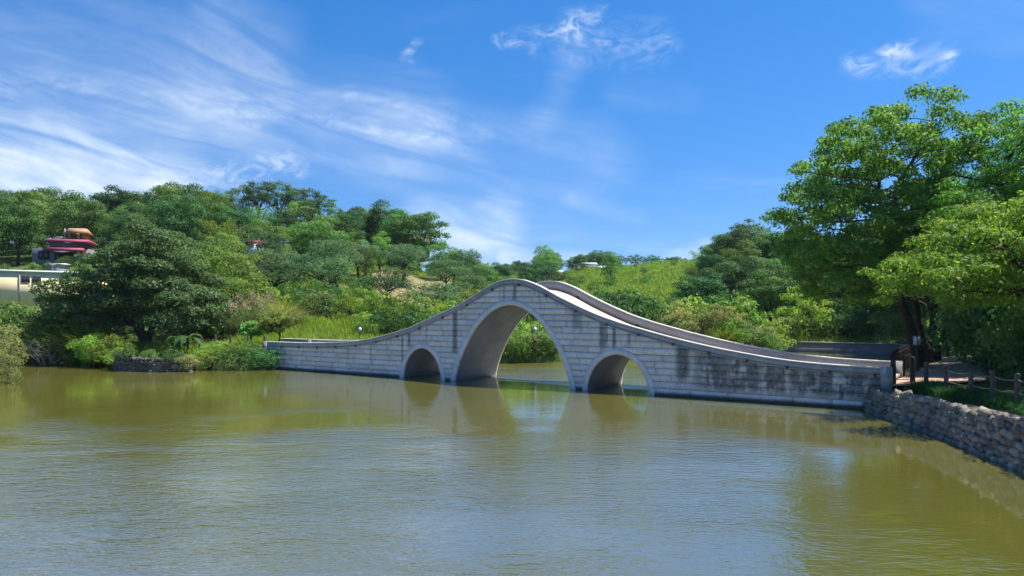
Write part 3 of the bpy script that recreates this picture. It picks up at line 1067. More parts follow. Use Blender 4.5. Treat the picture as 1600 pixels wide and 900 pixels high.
# posts on the left bank
lp = [(312, 49.6), (336, 49.3), (360, 48.9), (387, 48.9), (413, 48.9), (178, 50.5), (188, 50.2)]
lab = ['leftmost of the row of fence posts between tree and bridge', 'second fence post from the left in the left bank row', 'middle post of the left bank row, standing in grass', 'post under the yellow green small tree on the left bank', 'post nearest the left end of the bridge',
       'thin post behind the bright bush, left one of two', 'thin post behind the bright bush, right one of two']
for k, (x, Y) in enumerate(lp):
    p_ = at(x, 540, Y)
    z = max(g1(p_[0], p_[1]), 0.7)
    o_ = obj('fence_post', post_mesh(1.15 if k < 5 else 1.5, 0.07).mesh('fence_post', M['post']), None, (p_[0], p_[1], z), (0.03 * (k % 3 - 1), 0.02, 0))
    tag(o_, lab[k], 'post', 'fence posts on the left bank')


def lantern(x, y, Y, label, zb=None, hw=0.12):
    c = at(x, y, Y)
    zg = g1(c[0], c[1]) if zb is None else zb
    root = thing('lantern_post', label, 'lamp', (c[0], c[1], zg), 0.3)
    h = c[2] - zg
    obj('post', MB().tube([(0, 0, -.3), (0, 0, h - .2)], 0.06, 8).mesh('post', M['dark_metal']), root)
    mb = MB().box((-hw, -hw, h - .2), (hw, hw, h + .18))
    lt = obj('lantern', mb.mesh('lantern', M['lantern']), root)
    mb = MB()
    for a_ in (-1, 1):
        for b_ in (-1, 1):
            mb.box((a_ * hw - .015, b_ * hw - .015, h - .22), (a_ * hw + .015, b_ * hw + .015, h + .2))
    mb.box((-hw - .03, -hw - .03, h + .19), (hw + .03, hw + .03, h + .225))
    mb.box((-hw - .025, -hw - .025, h - .235), (hw + .025, hw + .025, h - .203))
    obj('frame', mb.mesh('frame', M['dark_metal']), lt)


lantern(1433, 532, 34.0, 'white box lantern on a dark post beside the tree trunks')
lantern(562, 515, 56.0, 'white box lantern on a dark post behind the left bridge ramp', hw=.15)
lantern(835, 515, 54.0, 'white box lantern among bushes seen through the tall arch', hw=.16)

# ------------------------------------------------------------------ foliage builders
def leaves_np(centers, normals, ln, wd, r, jitter=0.6, up=0.0, droop=0.0):
    """rhombic leaves; returns verts, quads"""
    n = len(centers)
    nr = normals + r.normal(0, jitter, (n, 3))
    nr[:, 2] += up
    nr /= np.linalg.norm(nr, axis=1)[:, None] + 1e-9
    ax = r.normal(0, 1, (n, 3))
    ax[:, 2] -= droop
    ax -= (ax * nr).sum(1)[:, None] * nr
    ax /= np.linalg.norm(ax, axis=1)[:, None] + 1e-9
    bx = np.cross(nr, ax)
    L = ln * r.uniform(0.65, 1.3, (n, 1))
    W = wd * r.uniform(0.65, 1.3, (n, 1))
    v = np.stack([centers - ax * L * .5, centers + bx * W * .5 - ax * L * .06, centers + ax * L * .5 - nr * L * .10, centers - bx * W * .5 - ax * L * .06], 1)
    q_ = np.arange(n * 4).reshape(n, 4)
    return v.reshape(-1, 3), q_


def cluster_leaves(clusters, per_m2, r, shell=0.35, under=0.25):
    """clusters: list of (center, (rx,ry,rz)); points over the clump surfaces"""
    P, N = [], []
    for c, rad in clusters:
        rad = np.asarray(rad, float)
        area = 4 * math.pi * ((rad[0] * rad[1]) ** 1.6 / 3 + (rad[0] * rad[2]) ** 1.6 / 3 + (rad[1] * rad[2]) ** 1.6 / 3) ** (1 / 1.6)
        n = max(6, int(area * per_m2))
        d = r.normal(0, 1, (n, 3))
        d /= np.linalg.norm(d, axis=1)[:, None]
        low = (d[:, 2] < -0.2) & (r.random(n) > under)
        d[low, 2] *= -1
        rr = 1 - shell * r.random((n, 1)) ** 1.4 + (r.random((n, 1)) < .1) * r.uniform(0, .22, (n, 1))
        P.append(np.asarray(c)[None] + d * rad[None] * rr)
        N.append(d)
    return np.vstack(P), np.vstack(N)


def crown_clusters(R, Hc, zc, n, r, cr=(0.26, 0.42), flat=0.8, lower=-0.45, pinch=0.0):
    """clumps spread over an ellipsoid crown of radius R, half height Hc, centre zc"""
    out = []
    tries = 0
    while len(out) < n and tries < n * 40:
        tries += 1
        d = r.normal(0, 1, 3)
        d /= np.linalg.norm(d)
        if d[2] < lower:
            continue
        rho = r.uniform(0.45, 0.86)
        c = np.array([d[0] * R * rho, d[1] * R * rho, zc + d[2] * Hc * rho])
        s = R * r.uniform(*cr)
        if any(np.linalg.norm(c - o_[0]) < 0.55 * (s + o_[1][0]) * 0.75 for o_ in out) and tries < n * 20:
            continue
        out.append((c, (s, s, s * flat)))
    return out


def limb(a, b_, r, bend=0.12, n=6):
    u = np.linspace(0, 1, n)[:, None]
    P = a[None] * (1 - u) + b_[None] * u
    ln = np.linalg.norm(b_ - a)
    off = r.normal(0, 1, 3) * bend * ln
    off[2] = abs(off[2]) * 0.5
    P += off[None] * (u * (1 - u) * 4) * 0.6
    P += r.normal(0, 0.015 * ln, P.shape) * (u * (1 - u) * 4)
    return P


def trunk_mb(base_r, top, clusters, r, n_limb=10, z_fork=0.5, nside=8, lean=None):
    mb = MB()
    fork = np.array(top, float)
    P = limb(np.zeros(3), fork, r, 0.06)
    P[0, 2] = -0.5
    mb.tube(P, np.linspace(base_r * 1.25, base_r * .8, len(P)), nside)
    idx = r.permutation(len(clusters))[:n_limb]
    for i in idx:
        c = np.asarray(clusters[i][0])
        st_ = P[-1] if r.random() < .6 else P[-2]
        L = limb(st_, c, r, 0.14)
        mb.tube(L, np.linspace(base_r * .5, base_r * .10, len(L)), 6)
    return mb


def tree_proto(name, label, cat, R, Hc, zc, ncl, leaf, lsize, lmat, trunk_r, seed, per_m2, bark='bark', flat=0.66, lower=-0.45, cr=(0.26, 0.42), n_limb=10, droop=0.0, jitter=0.38, shell=0.35, part='crown', stem='trunk', up=0.15, under=.12):
    r = np.random.default_rng(seed)
    cl = crown_clusters(R, Hc, zc, ncl, r, cr, flat, lower)
    P, Nn = cluster_leaves(cl, per_m2, r, shell, under)
    v, q_ = leaves_np(P, Nn, lsize[0], lsize[1], r, jitter, up, droop)
    root = thing(name, label, cat)
    tm = trunk_mb(trunk_r, (r.normal(0, .25) * R * .2, r.normal(0, .25) * R * .2, max(zc - Hc * .55, 0.3)), cl, r, n_limb)
    obj(stem, tm.mesh(stem, M[bark], True), root)
    obj(part, mesh_np(part, v, q_, M[lmat]), root)
    return root


HID = (0, -4000, -500)
PROTO = {}
def proto(key, *a, **k):
    PROTO[key] = tree_proto(*a, **k)
    PROTO[key].location = HID


TL = 'tree'
for i, (lm, R, Hc, ncl_, cr_) in enumerate((('leaf_dark', 4.2, 3.9, 40, (.26, .42)), ('leaf_mid', 4.0, 4.2, 26, (.32, .5)), ('leaf_dark', 3.6, 4.4, 34, (.26, .44)), ('leaf_mid', 4.6, 3.5, 50, (.2, .36)))):
    proto('broad%d' % i, 'broadleaf_tree', TL, TL, R, Hc, 4.8, ncl_, None, (0.29, 0.16), lm, 0.22, 100 + i, 14.0, cr=cr_, lower=-.85, under=.12, shell=.5)
for i in range(2):
    proto('light%d' % i, 'light_green_tree', TL, TL, 3.6, 3.8, 4.3, 32, None, (0.28, 0.13), 'leaf_light', 0.18, 120 + i, 13.0, cr=(0.24, 0.38), droop=0.5, lower=-.9)
for i in range(2):
    proto('airy%d' % i, 'airy_tree', TL, TL, 3.6, 3.4, 6.6, 26, None, (0.32, 0.15), 'leaf_grey', 0.17, 130 + i, 11.0, cr=(0.20, 0.31), n_limb=17, bark='bark_pale', shell=0.8)
for i in range(2):
    proto('orchard%d' % i, 'orchard_tree', TL, TL, 2.7, 1.5, 2.9, 22, None, (0.26, 0.10), 'leaf_grey', 0.13, 140 + i, 11.0, cr=(0.26, 0.40), n_limb=14, flat=.75, lower=-.3)
for i in range(2):
    proto('willow%d' % i, 'willow_shrub', 'shrub', 'shrub', 2.0, 1.9, 2.0, 18, None, (0.32, 0.07), ('leaf_pale', 'leaf_yellow')[i], 0.07, 150 + i, 20.0, cr=(0.26, 0.40), droop=1.6, stem='stem', part='foliage', shell=.6)
for i, lm in enumerate(('leaf_mid', 'leaf_light', 'leaf_dark', 'leaf_olive')):
    proto('shrub%d' % i, 'leafy_shrub', 'shrub', 'shrub', 1.6, 1.25, 1.1, 18, None, (0.20, 0.10), lm, 0.05, 160 + i, 24.0, cr=(0.28, 0.44), lower=-.8, stem='stem', part='foliage', under=.6)


proto('fine', 'fine_leaved_bush', 'shrub', 'shrub', 1.6, 1.3, 1.1, 24, None, (0.11, 0.055), 'leaf_pale', 0.04, 170, 70.0, cr=(0.24, 0.40), lower=-.8, stem='stem', part='foliage', under=.6)
proto('spray', 'arching_bush', 'shrub', 'shrub', 1.5, 1.0, 0.95, 22, None, (0.34, 0.06), 'leaf_yellow', 0.04, 171, 34.0, cr=(0.26, 0.42), lower=-.7, stem='stem', part='foliage', under=.5, droop=1.0, shell=.6)


def bamboo_proto(key, seed, lm='leaf_bamboo', H=9.0, nc=26, spread=2.6):
    """culms that rise and arch over, hung with feathery leaves"""
    r = np.random.default_rng(seed)
    root = thing('bamboo_clump', 'bamboo', 'bamboo')
    mb = MB()
    V, Q, k = [], [], 0
    for i in range(nc):
        a = r.uniform(0, 2 * math.pi)
        b0 = np.array([math.cos(a), math.sin(a), 0]) * r.uniform(0, .7)
        h = H * r.uniform(.65, 1.05)
        out = np.array([math.cos(a), math.sin(a), 0]) * spread * r.uniform(.3, 1.15)
        u = np.linspace(0, 1, 9)[:, None]
        P = b0 + np.array([0, 0, 1.]) * h * (u - .22 * u ** 3) + out * u ** 2.2
        P[0, 2] -= .4
        mb.tube(P, np.linspace(.045, .012, 9), 5, False)
        n = 150
        uu = r.uniform(.22, 1, n) ** .8
        pc_ = np.stack([np.interp(uu, u[:, 0], P[:, c]) for c in range(3)], 1)
        wid = .62 * (1.15 - uu)[:, None] + .18
        pc_ += r.normal(0, 1, (n, 3)) * wid * np.array([1, 1, .55])
        nr = r.normal(0, .6, (n, 3)) + np.array([0, 0, 1.]) + out[None] * .25
        v, q_ = leaves_np(pc_, nr, .42, .09, r, .3, 0, 1.2)
        V.append(v)
        Q.append(q_ + k)
        k += len(v)
    obj('culms', mb.mesh('culms', M['bark_pale'], True), root)
    obj('foliage', mesh_np('foliage', np.vstack(V), np.vstack(Q), M[lm]), root)
    root.location = HID
    PROTO[key] = root


bamboo_proto('bamboo0', 201)
bamboo_proto('bamboo1', 202, H=8.0, nc=30, spread=3.2)


def blades_np(pos_, h, wd, r, lean=0.35, seg=2):
    """arching tapered blades"""
    n = len(pos_)
    a = r.uniform(0, 2 * math.pi, n)
    dirv_ = np.stack([np.cos(a), np.sin(a), np.zeros(n)], 1)
    side = np.stack([-np.sin(a), np.cos(a), np.zeros(n)], 1)
    b2 = r.uniform(0, 2 * math.pi, n)
    side = np.stack([np.cos(b2), np.sin(b2), np.zeros(n)], 1)
    hh = np.asarray(h) * r.uniform(.6, 1.25, n)
    le = lean * r.uniform(.3, 1.5, n)
    lv = []
    us = np.linspace(0, 1, seg + 1)
    for u in us:
        c = pos_ + np.array([0, 0, 1.]) * (hh * (u - .35 * le * u * u))[:, None] + dirv_ * (hh * le * u * u)[:, None]
        w_ = wd * (1 - .85 * u)
        lv += [c - side * w_ / 2, c + side * w_ / 2]
    v = np.stack(lv, 1).reshape(-1, 3)
    k = 2 * (seg + 1)
    b0 = (np.arange(n) * k)[:, None]
    q_ = np.concatenate([b0 + np.array([[2 * s_, 2 * s_ + 1, 2 * s_ + 3, 2 * s_ + 2]]) for s_ in range(seg)], 0)
    return v, q_


def reed_proto(key, name, seed, lm, n=420, h=1.9, wd=.05, lean=.9, R=.45, plume=None):
    r = np.random.default_rng(seed)
    a = r.uniform(0, 6.28, n)
    rr = R * np.sqrt(r.random(n))
    v, q_ = blades_np(np.stack([np.cos(a) * rr, np.sin(a) * rr, np.full(n, -.1)], 1), h, wd, r, lean, 4)
    root = thing(name, 'reed', 'grass clump')
    obj('blades', mesh_np('blades', v, q_, M[lm]), root)
    if plume:
        r2 = np.random.default_rng(seed + 1)
        V, Q, k = [], [], 0
        for i in range(16):
            c = np.array([r2.normal(0, R), r2.normal(0, R), h * r2.uniform(.9, 1.2)])
            pc_ = c + r2.normal(0, 1, (40, 3)) * np.array([.10, .10, .22])
            v, q_ = leaves_np(pc_, r2.normal(0, 1, (40, 3)), .16, .04, r2)
            V.append(v)
            Q.append(q_ + k)
            k += len(v)
        tag(obj('plumes', mesh_np('plumes', np.vstack(V), np.vstack(Q), M[plume]), root), kind='stuff')
    root.location = HID
    PROTO[key] = root


reed_proto('reed0', 'reed_clump', 301, 'grass', 420, 1.9, .06, .9)
reed_proto('reed1', 'reed_clump', 302, 'leaf_yellow', 420, 1.6, .08, .8, .7)
reed_proto('pandan', 'long_leaf_clump', 303, 'leaf_pale', 300, 2.6, .11, 1.1, .6)
reed_proto('plume', 'flowering_cane_clump', 304, 'leaf_olive', 380, 2.6, .07, .6, .8, 'leaf_pink')

used = set()
def put(key, X, Y, scale=1.0, label=None, group=None, rz=None, z=None, sink=0.0, sz=None):
    src = PROTO[key]
    zz = (g1(X, Y) if z is None else z) - sink
    s3 = (scale, scale, scale * (sz or 1.0))
    rz = random.uniform(0, 6.28) if rz is None else rz
    if key not in used:
        used.add(key)
        src.location = (float(X), float(Y), float(zz))
        src.rotation_euler = (0, 0, rz)
        src.scale = s3
        src['label'] = label
        if group:
            src['group'] = group
        return src
    return copy_tree(src, (X, Y, zz), rz, s3, label, group)


def ix(x, Y):
    return (x - 800.0) / F * Y


TAKEN = []
def scatter(x0, x1, Y0, Y1, dist, kinds, scale, label_of, group, seed, maxn=400, avoid=None, sz=(0.82, 1.2)):
    r = random.Random(seed)
    n = 0
    for _ in range(6000):
        Y = math.sqrt(r.uniform(Y0 * Y0, Y1 * Y1))
        x = r.uniform(x0, x1)
        X = ix(x, Y)
        if avoid and avoid(x, X, Y):
            continue
        if any((X - a_) ** 2 + (Y - b_) ** 2 < (dist * .5 + d_ * .5) ** 2 for a_, b_, d_ in TAKEN):
            continue
        TAKEN.append((X, Y, dist))
        k = r.choices([q_[0] for q_ in kinds], [q_[1] for q_ in kinds])[0]
        put(k, X, Y, r.uniform(*scale), label_of(k, x, Y), group, sz=r.uniform(*sz))
        n += 1
        if n >= maxn:
            break
    return n


KW = {'broad0': 'dense dark green tree', 'broad1': 'rounded mid green tree', 'broad2': 'narrow dark green tree', 'broad3': 'wide mid green tree', 'light0': 'light green tree', 'light1': 'light green bushy tree',
      'airy0': 'open crowned grey green tree', 'airy1': 'sparse grey green tree', 'orchard0': 'low grey green orchard tree', 'orchard1': 'low spreading orchard tree', 'bamboo0': 'feathery yellow green bamboo clump', 'bamboo1': 'wide arching bamboo clump',
      'willow0': 'pale drooping willow shrub', 'willow1': 'yellow green drooping willow shrub', 'shrub0': 'mid green leafy shrub', 'shrub1': 'light green leafy shrub', 'shrub2': 'dark green leafy shrub', 'shrub3': 'olive leafy shrub',
      'fine': 'fine leaved pale bush', 'spray': 'bright arching bush', 'reed0': 'bright green reed clump', 'reed1': 'yellow green reed clump', 'pandan': 'pale long leaved clump', 'plume': 'cane clump with pinkish plumes'}
def L(where):
    return lambda k, x, Y: KW[k] + ' ' + where

# ------------------------------------------------------------------ houses (before the trees so that trees keep clear)
M['wall_cream'] = rough_mat('wall_cream', (0.88, 0.70, 0.42), (0.80, 0.63, 0.38), 0.5, 0.85, 0.2, 8, 0.1, 0.01)
M['roof_green'] = rough_mat('roof_green', (0.48, 0.58, 0.40), (0.40, 0.50, 0.34), 1, 0.6, 0.3)
M['wall_grey'] = rough_mat('wall_grey', (0.19, 0.20, 0.22), (0.14, 0.15, 0.165), 0.7, 0.85, 0.2, 8, 0.1, 0.01)
M['roof_red'] = rough_mat('roof_red', (0.36, 0.065, 0.115), (0.28, 0.045, 0.085), 1.5, 0.6, 0.3)
M['roof_orange'] = rough_mat('roof_orange', (0.48, 0.30, 0.16), (0.36, 0.16, 0.10), 1.4, 0.7, 0.3)
M['yellow_wall'] = rough_mat('yellow_wall', (0.55, 0.36, 0.08), (0.48, 0.30, 0.08), 2, 0.8, 0.2)
M['white'] = rough_mat('white', (0.74, 0.74, 0.72), (0.64, 0.64, 0.63), 1, 0.7, 0.3)
M['roof_grey'] = rough_mat('roof_grey', (0.38, 0.38, 0.38), (0.30, 0.30, 0.31), 1, 0.8, 0.2)
M['frame'] = rough_mat('frame', (0.10, 0.07, 0.06), (0.07, 0.05, 0.045), 4, 0.6, 0.3)
M['tan'] = rough_mat('tan', (0.42, 0.36, 0.28), (0.32, 0.27, 0.21), 2, 0.9, 0.1)
m, t = new_mat('glass')
finish(t, (0.03, 0.04, 0.05), 0.08, 0.6)
M['glass'] = m


def part(name, mat, parent, *boxes):
    mb = MB()
    for lo_, hi_ in boxes:
        mb.box(lo_, hi_)
    return obj(name, mb.mesh(name, M[mat]), parent)


def window(parent, x0, x1, z0, z1, y, panes=2):
    fw_ = 0.06
    f_ = part('window', 'frame', parent, ((x0, y - .05, z0), (x1, y - .003, z0 + fw_)), ((x0, y - .05, z1 - fw_), (x1, y - .003, z1)), ((x0, y - .05, z0 + fw_), (x0 + fw_, y - .003, z1 - fw_)), ((x1 - fw_, y - .05, z0 + fw_), (x1, y - .003, z1 - fw_)),
              *[((x0 + (x1 - x0) * k / panes - .025, y - .045, z0 + fw_), (x0 + (x1 - x0) * k / panes + .025, y - .004, z1 - fw_)) for k in range(1, panes)])
    for k in range(panes):
        a_ = x0 + (x1 - x0) * k / panes + .04
        b_ = x0 + (x1 - x0) * (k + 1) / panes - .04
        part('pane', 'glass', f_, ((a_, y - .03, z0 + fw_ * .9), (b_, y - .006, z1 - fw_ * .9)))
    return f_


def frustum(x0, x1, y0, y1, z0, X0, X1, Y0, Y1, z1):
    return MB().add([(x0, y0, z0), (x1, y0, z0), (x1, y1, z0), (x0, y1, z0), (X0, Y0, z1), (X1, Y0, z1), (X1, Y1, z1), (X0, Y1, z1)],
                    [(0, 3, 2, 1), (4, 5, 6, 7), (0, 1, 5, 4), (1, 2, 6, 5), (2, 3, 7, 6), (3, 0, 4, 7)])


# cream house
YC = 76.0
px = YC / F
c = at(30, 465, YC)
hb = thing('cream_house', 'long cream walled house with pale green roof edge on the left hillside', 'house', (c[0], c[1], c[2] - 1.0), math.radians(44))
x0, x1 = -5.5, 70 * px + 4.6
part('wall', 'wall_cream', hb, ((x0, 0, 0), (x1, 7, 3.62)))
rf_ = part('roof', 'roof_green', hb, ((x0 - .3, -.10, 3.62), (x1 + .35, 7.3, 3.84)))
part('fascia', 'white', rf_, ((x0 - .3, -.14, 3.64), (x1 + .35, -.103, 3.82)))
for (a_, b_, pn) in ((-44, -31, 2), (2, 14, 2), (17, 29, 2), (55, 68, 2), (84, 96, 2)):
    window(hb, a_ * px, b_ * px, 2.55, 3.22, 0.0, pn)
part('downpipe', 'roof_grey', hb, ((-.05, -.08, 0.2), (.03, -.003, 3.55)))

# house with red tiled eaves
YT = 98.0
px = YT / F
c = at(50, 412, YT)
hz_ = c[2] - .6
ht = thing('red_roofed_house', 'grey house with two red tiled eaves and a small yellow rooftop pavilion', 'house', (c[0], c[1], hz_), math.radians(20))
u = px
part('wall', 'wall_grey', ht, ((0, 0, 0), (80 * u, 6, 32 * u)))
part('side_wing', 'roof_grey', ht, ((80 * u, 1.2, 0), (104 * u, 6, 26 * u)))
e1 = obj('eave', frustum(20 * u, 76 * u, -2.0, 5.0, 28 * u, 24 * u, 70 * u, -.1, 4.5, 34.5 * u).mesh('eave', M['roof_red']), ht)
part('storey', 'wall_grey', ht, ((22 * u, .3, 32.1 * u), (72 * u, 5, 44 * u)))
e2 = obj('eave', frustum(16 * u, 82 * u, -.6, 5.6, 42.5 * u, 21 * u, 76 * u, 0.2, 5, 47.3 * u).mesh('eave', M['roof_red']), ht)
pv = part('pavilion', 'yellow_wall', ht, ((48 * u, .6, 48.4 * u), (74 * u, 3.2, 57 * u)))
obj('pavilion_roof', frustum(43 * u, 78 * u, .2, 3.6, 57 * u, 47 * u, 71 * u, 1.2, 2.6, 66 * u).mesh('pavilion_roof', M['roof_orange']), pv)
part('pavilion_opening', 'frame', pv, ((50 * u, .54, 49 * u), (60 * u, .597, 56 * u)), ((64 * u, .54, 49 * u), (67 * u, .597, 56 * u)))
part('stair_rail', 'roof_grey', ht, ((30 * u, .5, 48.4 * u), (46 * u, .58, 51 * u)), ((42 * u, .5, 51.2 * u), (44 * u, .58, 64 * u)))
window(ht, 30 * u, 58 * u, 13 * u, 25 * u, 0.0, 3)
window(ht, 8 * u, 24 * u, 14 * u, 28 * u, 0.0, 2)
for a_ in (62, 70):
    part('column', 'white', ht, ((a_ * u, -.35, 4 * u), ((a_ + 4) * u, -.05, 28 * u)))
part('balcony_wall', 'wall_grey', ht, ((28 * u, -.7, 8 * u), (60 * u, -.005, 13 * u)))

# small sheds peeking from the trees
def shed(name, label, x, y, Y, w_, d_, h_, roof, wall, rh=.7, rz=0.0, cat='shed', win=False):
    c_ = at(x, y, Y)
    s_ = thing(name, label, cat, c_, rz)
    part('wall', wall, s_, ((-w_ / 2, 0, -1.5), (w_ / 2, d_, h_)))
    mb_ = MB().add([(-w_ / 2 - .25, -.3, h_), (w_ / 2 + .25, -.3, h_), (w_ / 2 + .25, d_ + .3, h_), (-w_ / 2 - .25, d_ + .3, h_), (-w_ / 2 - .25, d_ / 2, h_ + rh), (w_ / 2 + .25, d_ / 2, h_ + rh)],
                   [(0, 1, 5, 4), (2, 3, 4, 5), (0, 3, 2, 1)], [(0, 4, 3), (1, 2, 5)])
    obj('roof', mb_.mesh('roof', M[roof]), s_)
    if win:
        window(s_, -w_ * .3, -w_ * .08, h_ * .35, h_ * .8, 0.0, 1)
        window(s_, w_ * .08, w_ * .3, h_ * .35, h_ * .8, 0.0, 1)
    return s_


shed('hillside_shed', 'small pink roofed shed almost buried in the left hill trees', 399, 389, 92, 1.8, 2, .7, 'roof_red', 'white', .5, .3)
shed('hillside_shed', 'tan roofed hut under the wide tree on the hill crest', 657, 392, 112, 3.0, 3, .9, 'tan', 'tan', 1.6, .5)
shed('hillside_shed', 'small white shed between the cream house and the red eaved house', 82, 419, 84, 1.2, 2, 0.5, 'white', 'wall_grey', .1, 0)
shed('far_house', 'grey roofed far house on the ridge beside the trees', 923, 421.5, 208, 4.0, 5, 1.3, 'roof_grey', 'wall_grey', .9, .1, 'house')
shed('far_house', 'long white far house with two dark windows on the ridge', 940, 421.5, 205, 3.6, 5, 0.9, 'white', 'white', .3, .1, 'house', True)
shed('far_house', 'dark open shed with pale roof below the ridge', 875, 429, 190, 2.8, 4, .7, 'white', 'frame', .4, .1, 'house')
for hx, hy in ((30, 76), (75, 76), (100, 76)):
    TAKEN.append((ix(hx, hy + 3), hy + 3, 9))
for hx, hy in ((70, 98), (110, 98), (140, 99)):
    TAKEN.append((ix(hx, hy + 3), hy + 3, 6))

# ------------------------------------------------------------------ the unique trees
def outline_tree(name, label, outline, Yc, depth, ncl, crad, per_m2, lsize, lmat, trunks, seed, flat=0.75, droop=0.0, jitter=.42, bark='bark', up=0.0, shell=.4, n_limb=26, under=.2, rim=0.35, cat='tree', dshape=None):
    """crown clumps spread through the volume behind an outline, with its own depth"""
    r = np.random.default_rng(seed)
    poly = np.array(outline, float)
    cxy = poly.mean(0)
    def inside(x, y):
        c_ = False
        for i in range(len(poly)):
            (xa, ya), (xb, yb) = poly[i], poly[(i + 1) % len(poly)]
            if (ya > y) != (yb > y) and x < (xb - xa) * (y - ya) / (yb - ya) + xa:
                c_ = not c_
        return c_
    def edge(x, y):
        d = 1e9
        for i in range(len(poly)):
            a_, b_ = poly[i], poly[(i + 1) % len(poly)]
            e = b_ - a_
            tt_ = np.clip(((x - a_[0]) * e[0] + (y - a_[1]) * e[1]) / (e @ e), 0, 1)
            d = min(d, math.hypot(x - a_[0] - tt_ * e[0], y - a_[1] - tt_ * e[1]))
        return d
    lo_, hi_ = poly.min(0), poly.max(0)
    emax = max(edge(*(lo_ + (hi_ - lo_) * r.random(2))) for _ in range(200)) * .6
    cl = []
    tries = 0
    while len(cl) < ncl and tries < 20000:
        tries += 1
        x, y = lo_ + (hi_ - lo_) * r.random(2)
        if not inside(x, y):
            continue
        e = edge(x, y)
        rad = r.uniform(*crad)
        if e < rad * F / Yc * .6:
            continue
        dd = math.sqrt(max(0.05, 1 - (1 - min(e / emax, 1)) ** 2)) * depth
        Yq = Yc + dd * r.choice([-1, 1]) * r.uniform(.25, 1.0)
        c_ = at(x, y, Yc)
        c_ = np.array([c_[0], Yq, c_[2]])
        if any(np.linalg.norm(c_ - o_[0]) < (rad + o_[1][0]) * .52 for o_ in cl):
            continue
        cl.append((c_, (rad, rad, rad * flat)))
    P, Nn = cluster_leaves(cl, per_m2, r, shell, under)
    v, q_ = leaves_np(P, Nn, lsize[0], lsize[1], r, jitter, up, droop)
    base = np.array(trunks[0][0][0], float)
    root = thing(name, label, cat, base)
    mb = MB()
    forks = []
    for pts_, r0, r1 in trunks:
        pts_ = np.array(pts_, float)
        u = np.linspace(0, len(pts_) - 1, len(pts_) * 4 - 3)
        # Catmull-ish smooth
        Ps = np.stack([np.interp(u, np.arange(len(pts_)), pts_[:, k]) for k in range(3)], 1)
        for _ in range(2):
            Ps[1:-1] = (Ps[:-2] + 2 * Ps[1:-1] + Ps[2:]) / 4
        rr = np.linspace(r0, r1, len(Ps))
        rr[0] *= 1.5
        mb.tube(Ps - base, rr, 10)
        forks += [(Ps[i], rr[i]) for i in range(len(Ps) // 2, len(Ps))]
    for i in r.permutation(len(cl))[:n_limb]:
        c_ = cl[i][0]
        # nearest fork point lower than the clump
        best = min(forks, key=lambda f_: np.linalg.norm(f_[0] - c_) + 3 * max(0, f_[0][2] - c_[2] + .3))
        Lb = limb(best[0], c_, r, .13, 7)
        mb.tube(Lb - base, np.linspace(best[1] * .55, .018, 7), 6)
    obj('trunk', mb.mesh('trunk', M[bark], True), root)
    obj('crown', mesh_np('crown', v - base[None].astype(float), q_, M[lmat]), root)
    return root, len(q_)


nl = 0
# wide spreading tree on the left bank
bz = 0.85
tb = at(236, 548, 52.8)
tb[2] = bz - .2
t1 = [tb, at(226, 530, 52.8), at(214, 508, 53.0), at(205, 480, 53.4), at(210, 440, 53.6)]
t2 = [at(230, 537, 52.8), at(236, 515, 53.0), at(252, 485, 53.4), at(270, 450, 53.8)]
t3 = [at(218, 515, 52.8), at(190, 490, 52.6), at(160, 465, 52.6)]
o_, n_ = outline_tree('spreading_tree', 'wide dark spreading tree with leaning trunk above the low stone wall', [(80, 478), (105, 440), (150, 405), (185, 375), (215, 352), (250, 345), (280, 362), (300, 400), (318, 430), (340, 455), (350, 495), (330, 522), (285, 530), (255, 520), (215, 520), (180, 528), (140, 522), (95, 505)],
                      54.0, 3.8, 110, (0.9, 1.6), 38.0, (0.25, 0.12), 'leaf_banyan', [(t1, .42, .16), (t2, .26, .10), (t3, .22, .09)], 11, flat=.6, up=.4, n_limb=40, under=.08)
nl += n_
TAKEN.append((ix(220, 52), 52, 7))

# tall tree on the right bank
ta = at(1443, 580, 37.2)
ta[2] = .7
t1 = [ta, at(1432, 545, 37.2), at(1420, 505, 37.3), at(1408, 470, 37.6), at(1396, 420, 38), at(1384, 360, 38), at(1372, 300, 38), at(1378, 230, 38)]
t2 = [at(1455, 574, 38.5), at(1443, 530, 38.6), at(1434, 495, 38.8), at(1425, 440, 39), at(1405, 380, 39.3), at(1395, 300, 39), at(1440, 230, 39), at(1462, 175, 39)]
t3 = [at(1458, 572, 39.5), at(1457, 530, 39.5), at(1459, 490, 39.5), at(1470, 420, 39.5), at(1450, 330, 39.6)]
for q_ in (t2, t3):
    q_[0][2] = .7
o_, n_ = outline_tree('tall_tree', 'tall glossy leaved tree with three dark trunks beside the footpath', [(1205, 335), (1240, 275), (1268, 225), (1300, 200), (1345, 160), (1372, 178), (1400, 150), (1440, 138), (1462, 165), (1500, 165), (1525, 190), (1510, 240), (1480, 300), (1450, 370), (1420, 440), (1390, 478), (1330, 488), (1280, 480), (1240, 450), (1222, 400)],
                      38.2, 3.6, 190, (0.5, 1.0), 52.0, (0.18, 0.105), 'leaf_tall', [(t1, .33, .05), (t2, .24, .04), (t3, .26, .08)], 12, flat=.8, n_limb=80, shell=.6)
nl += n_

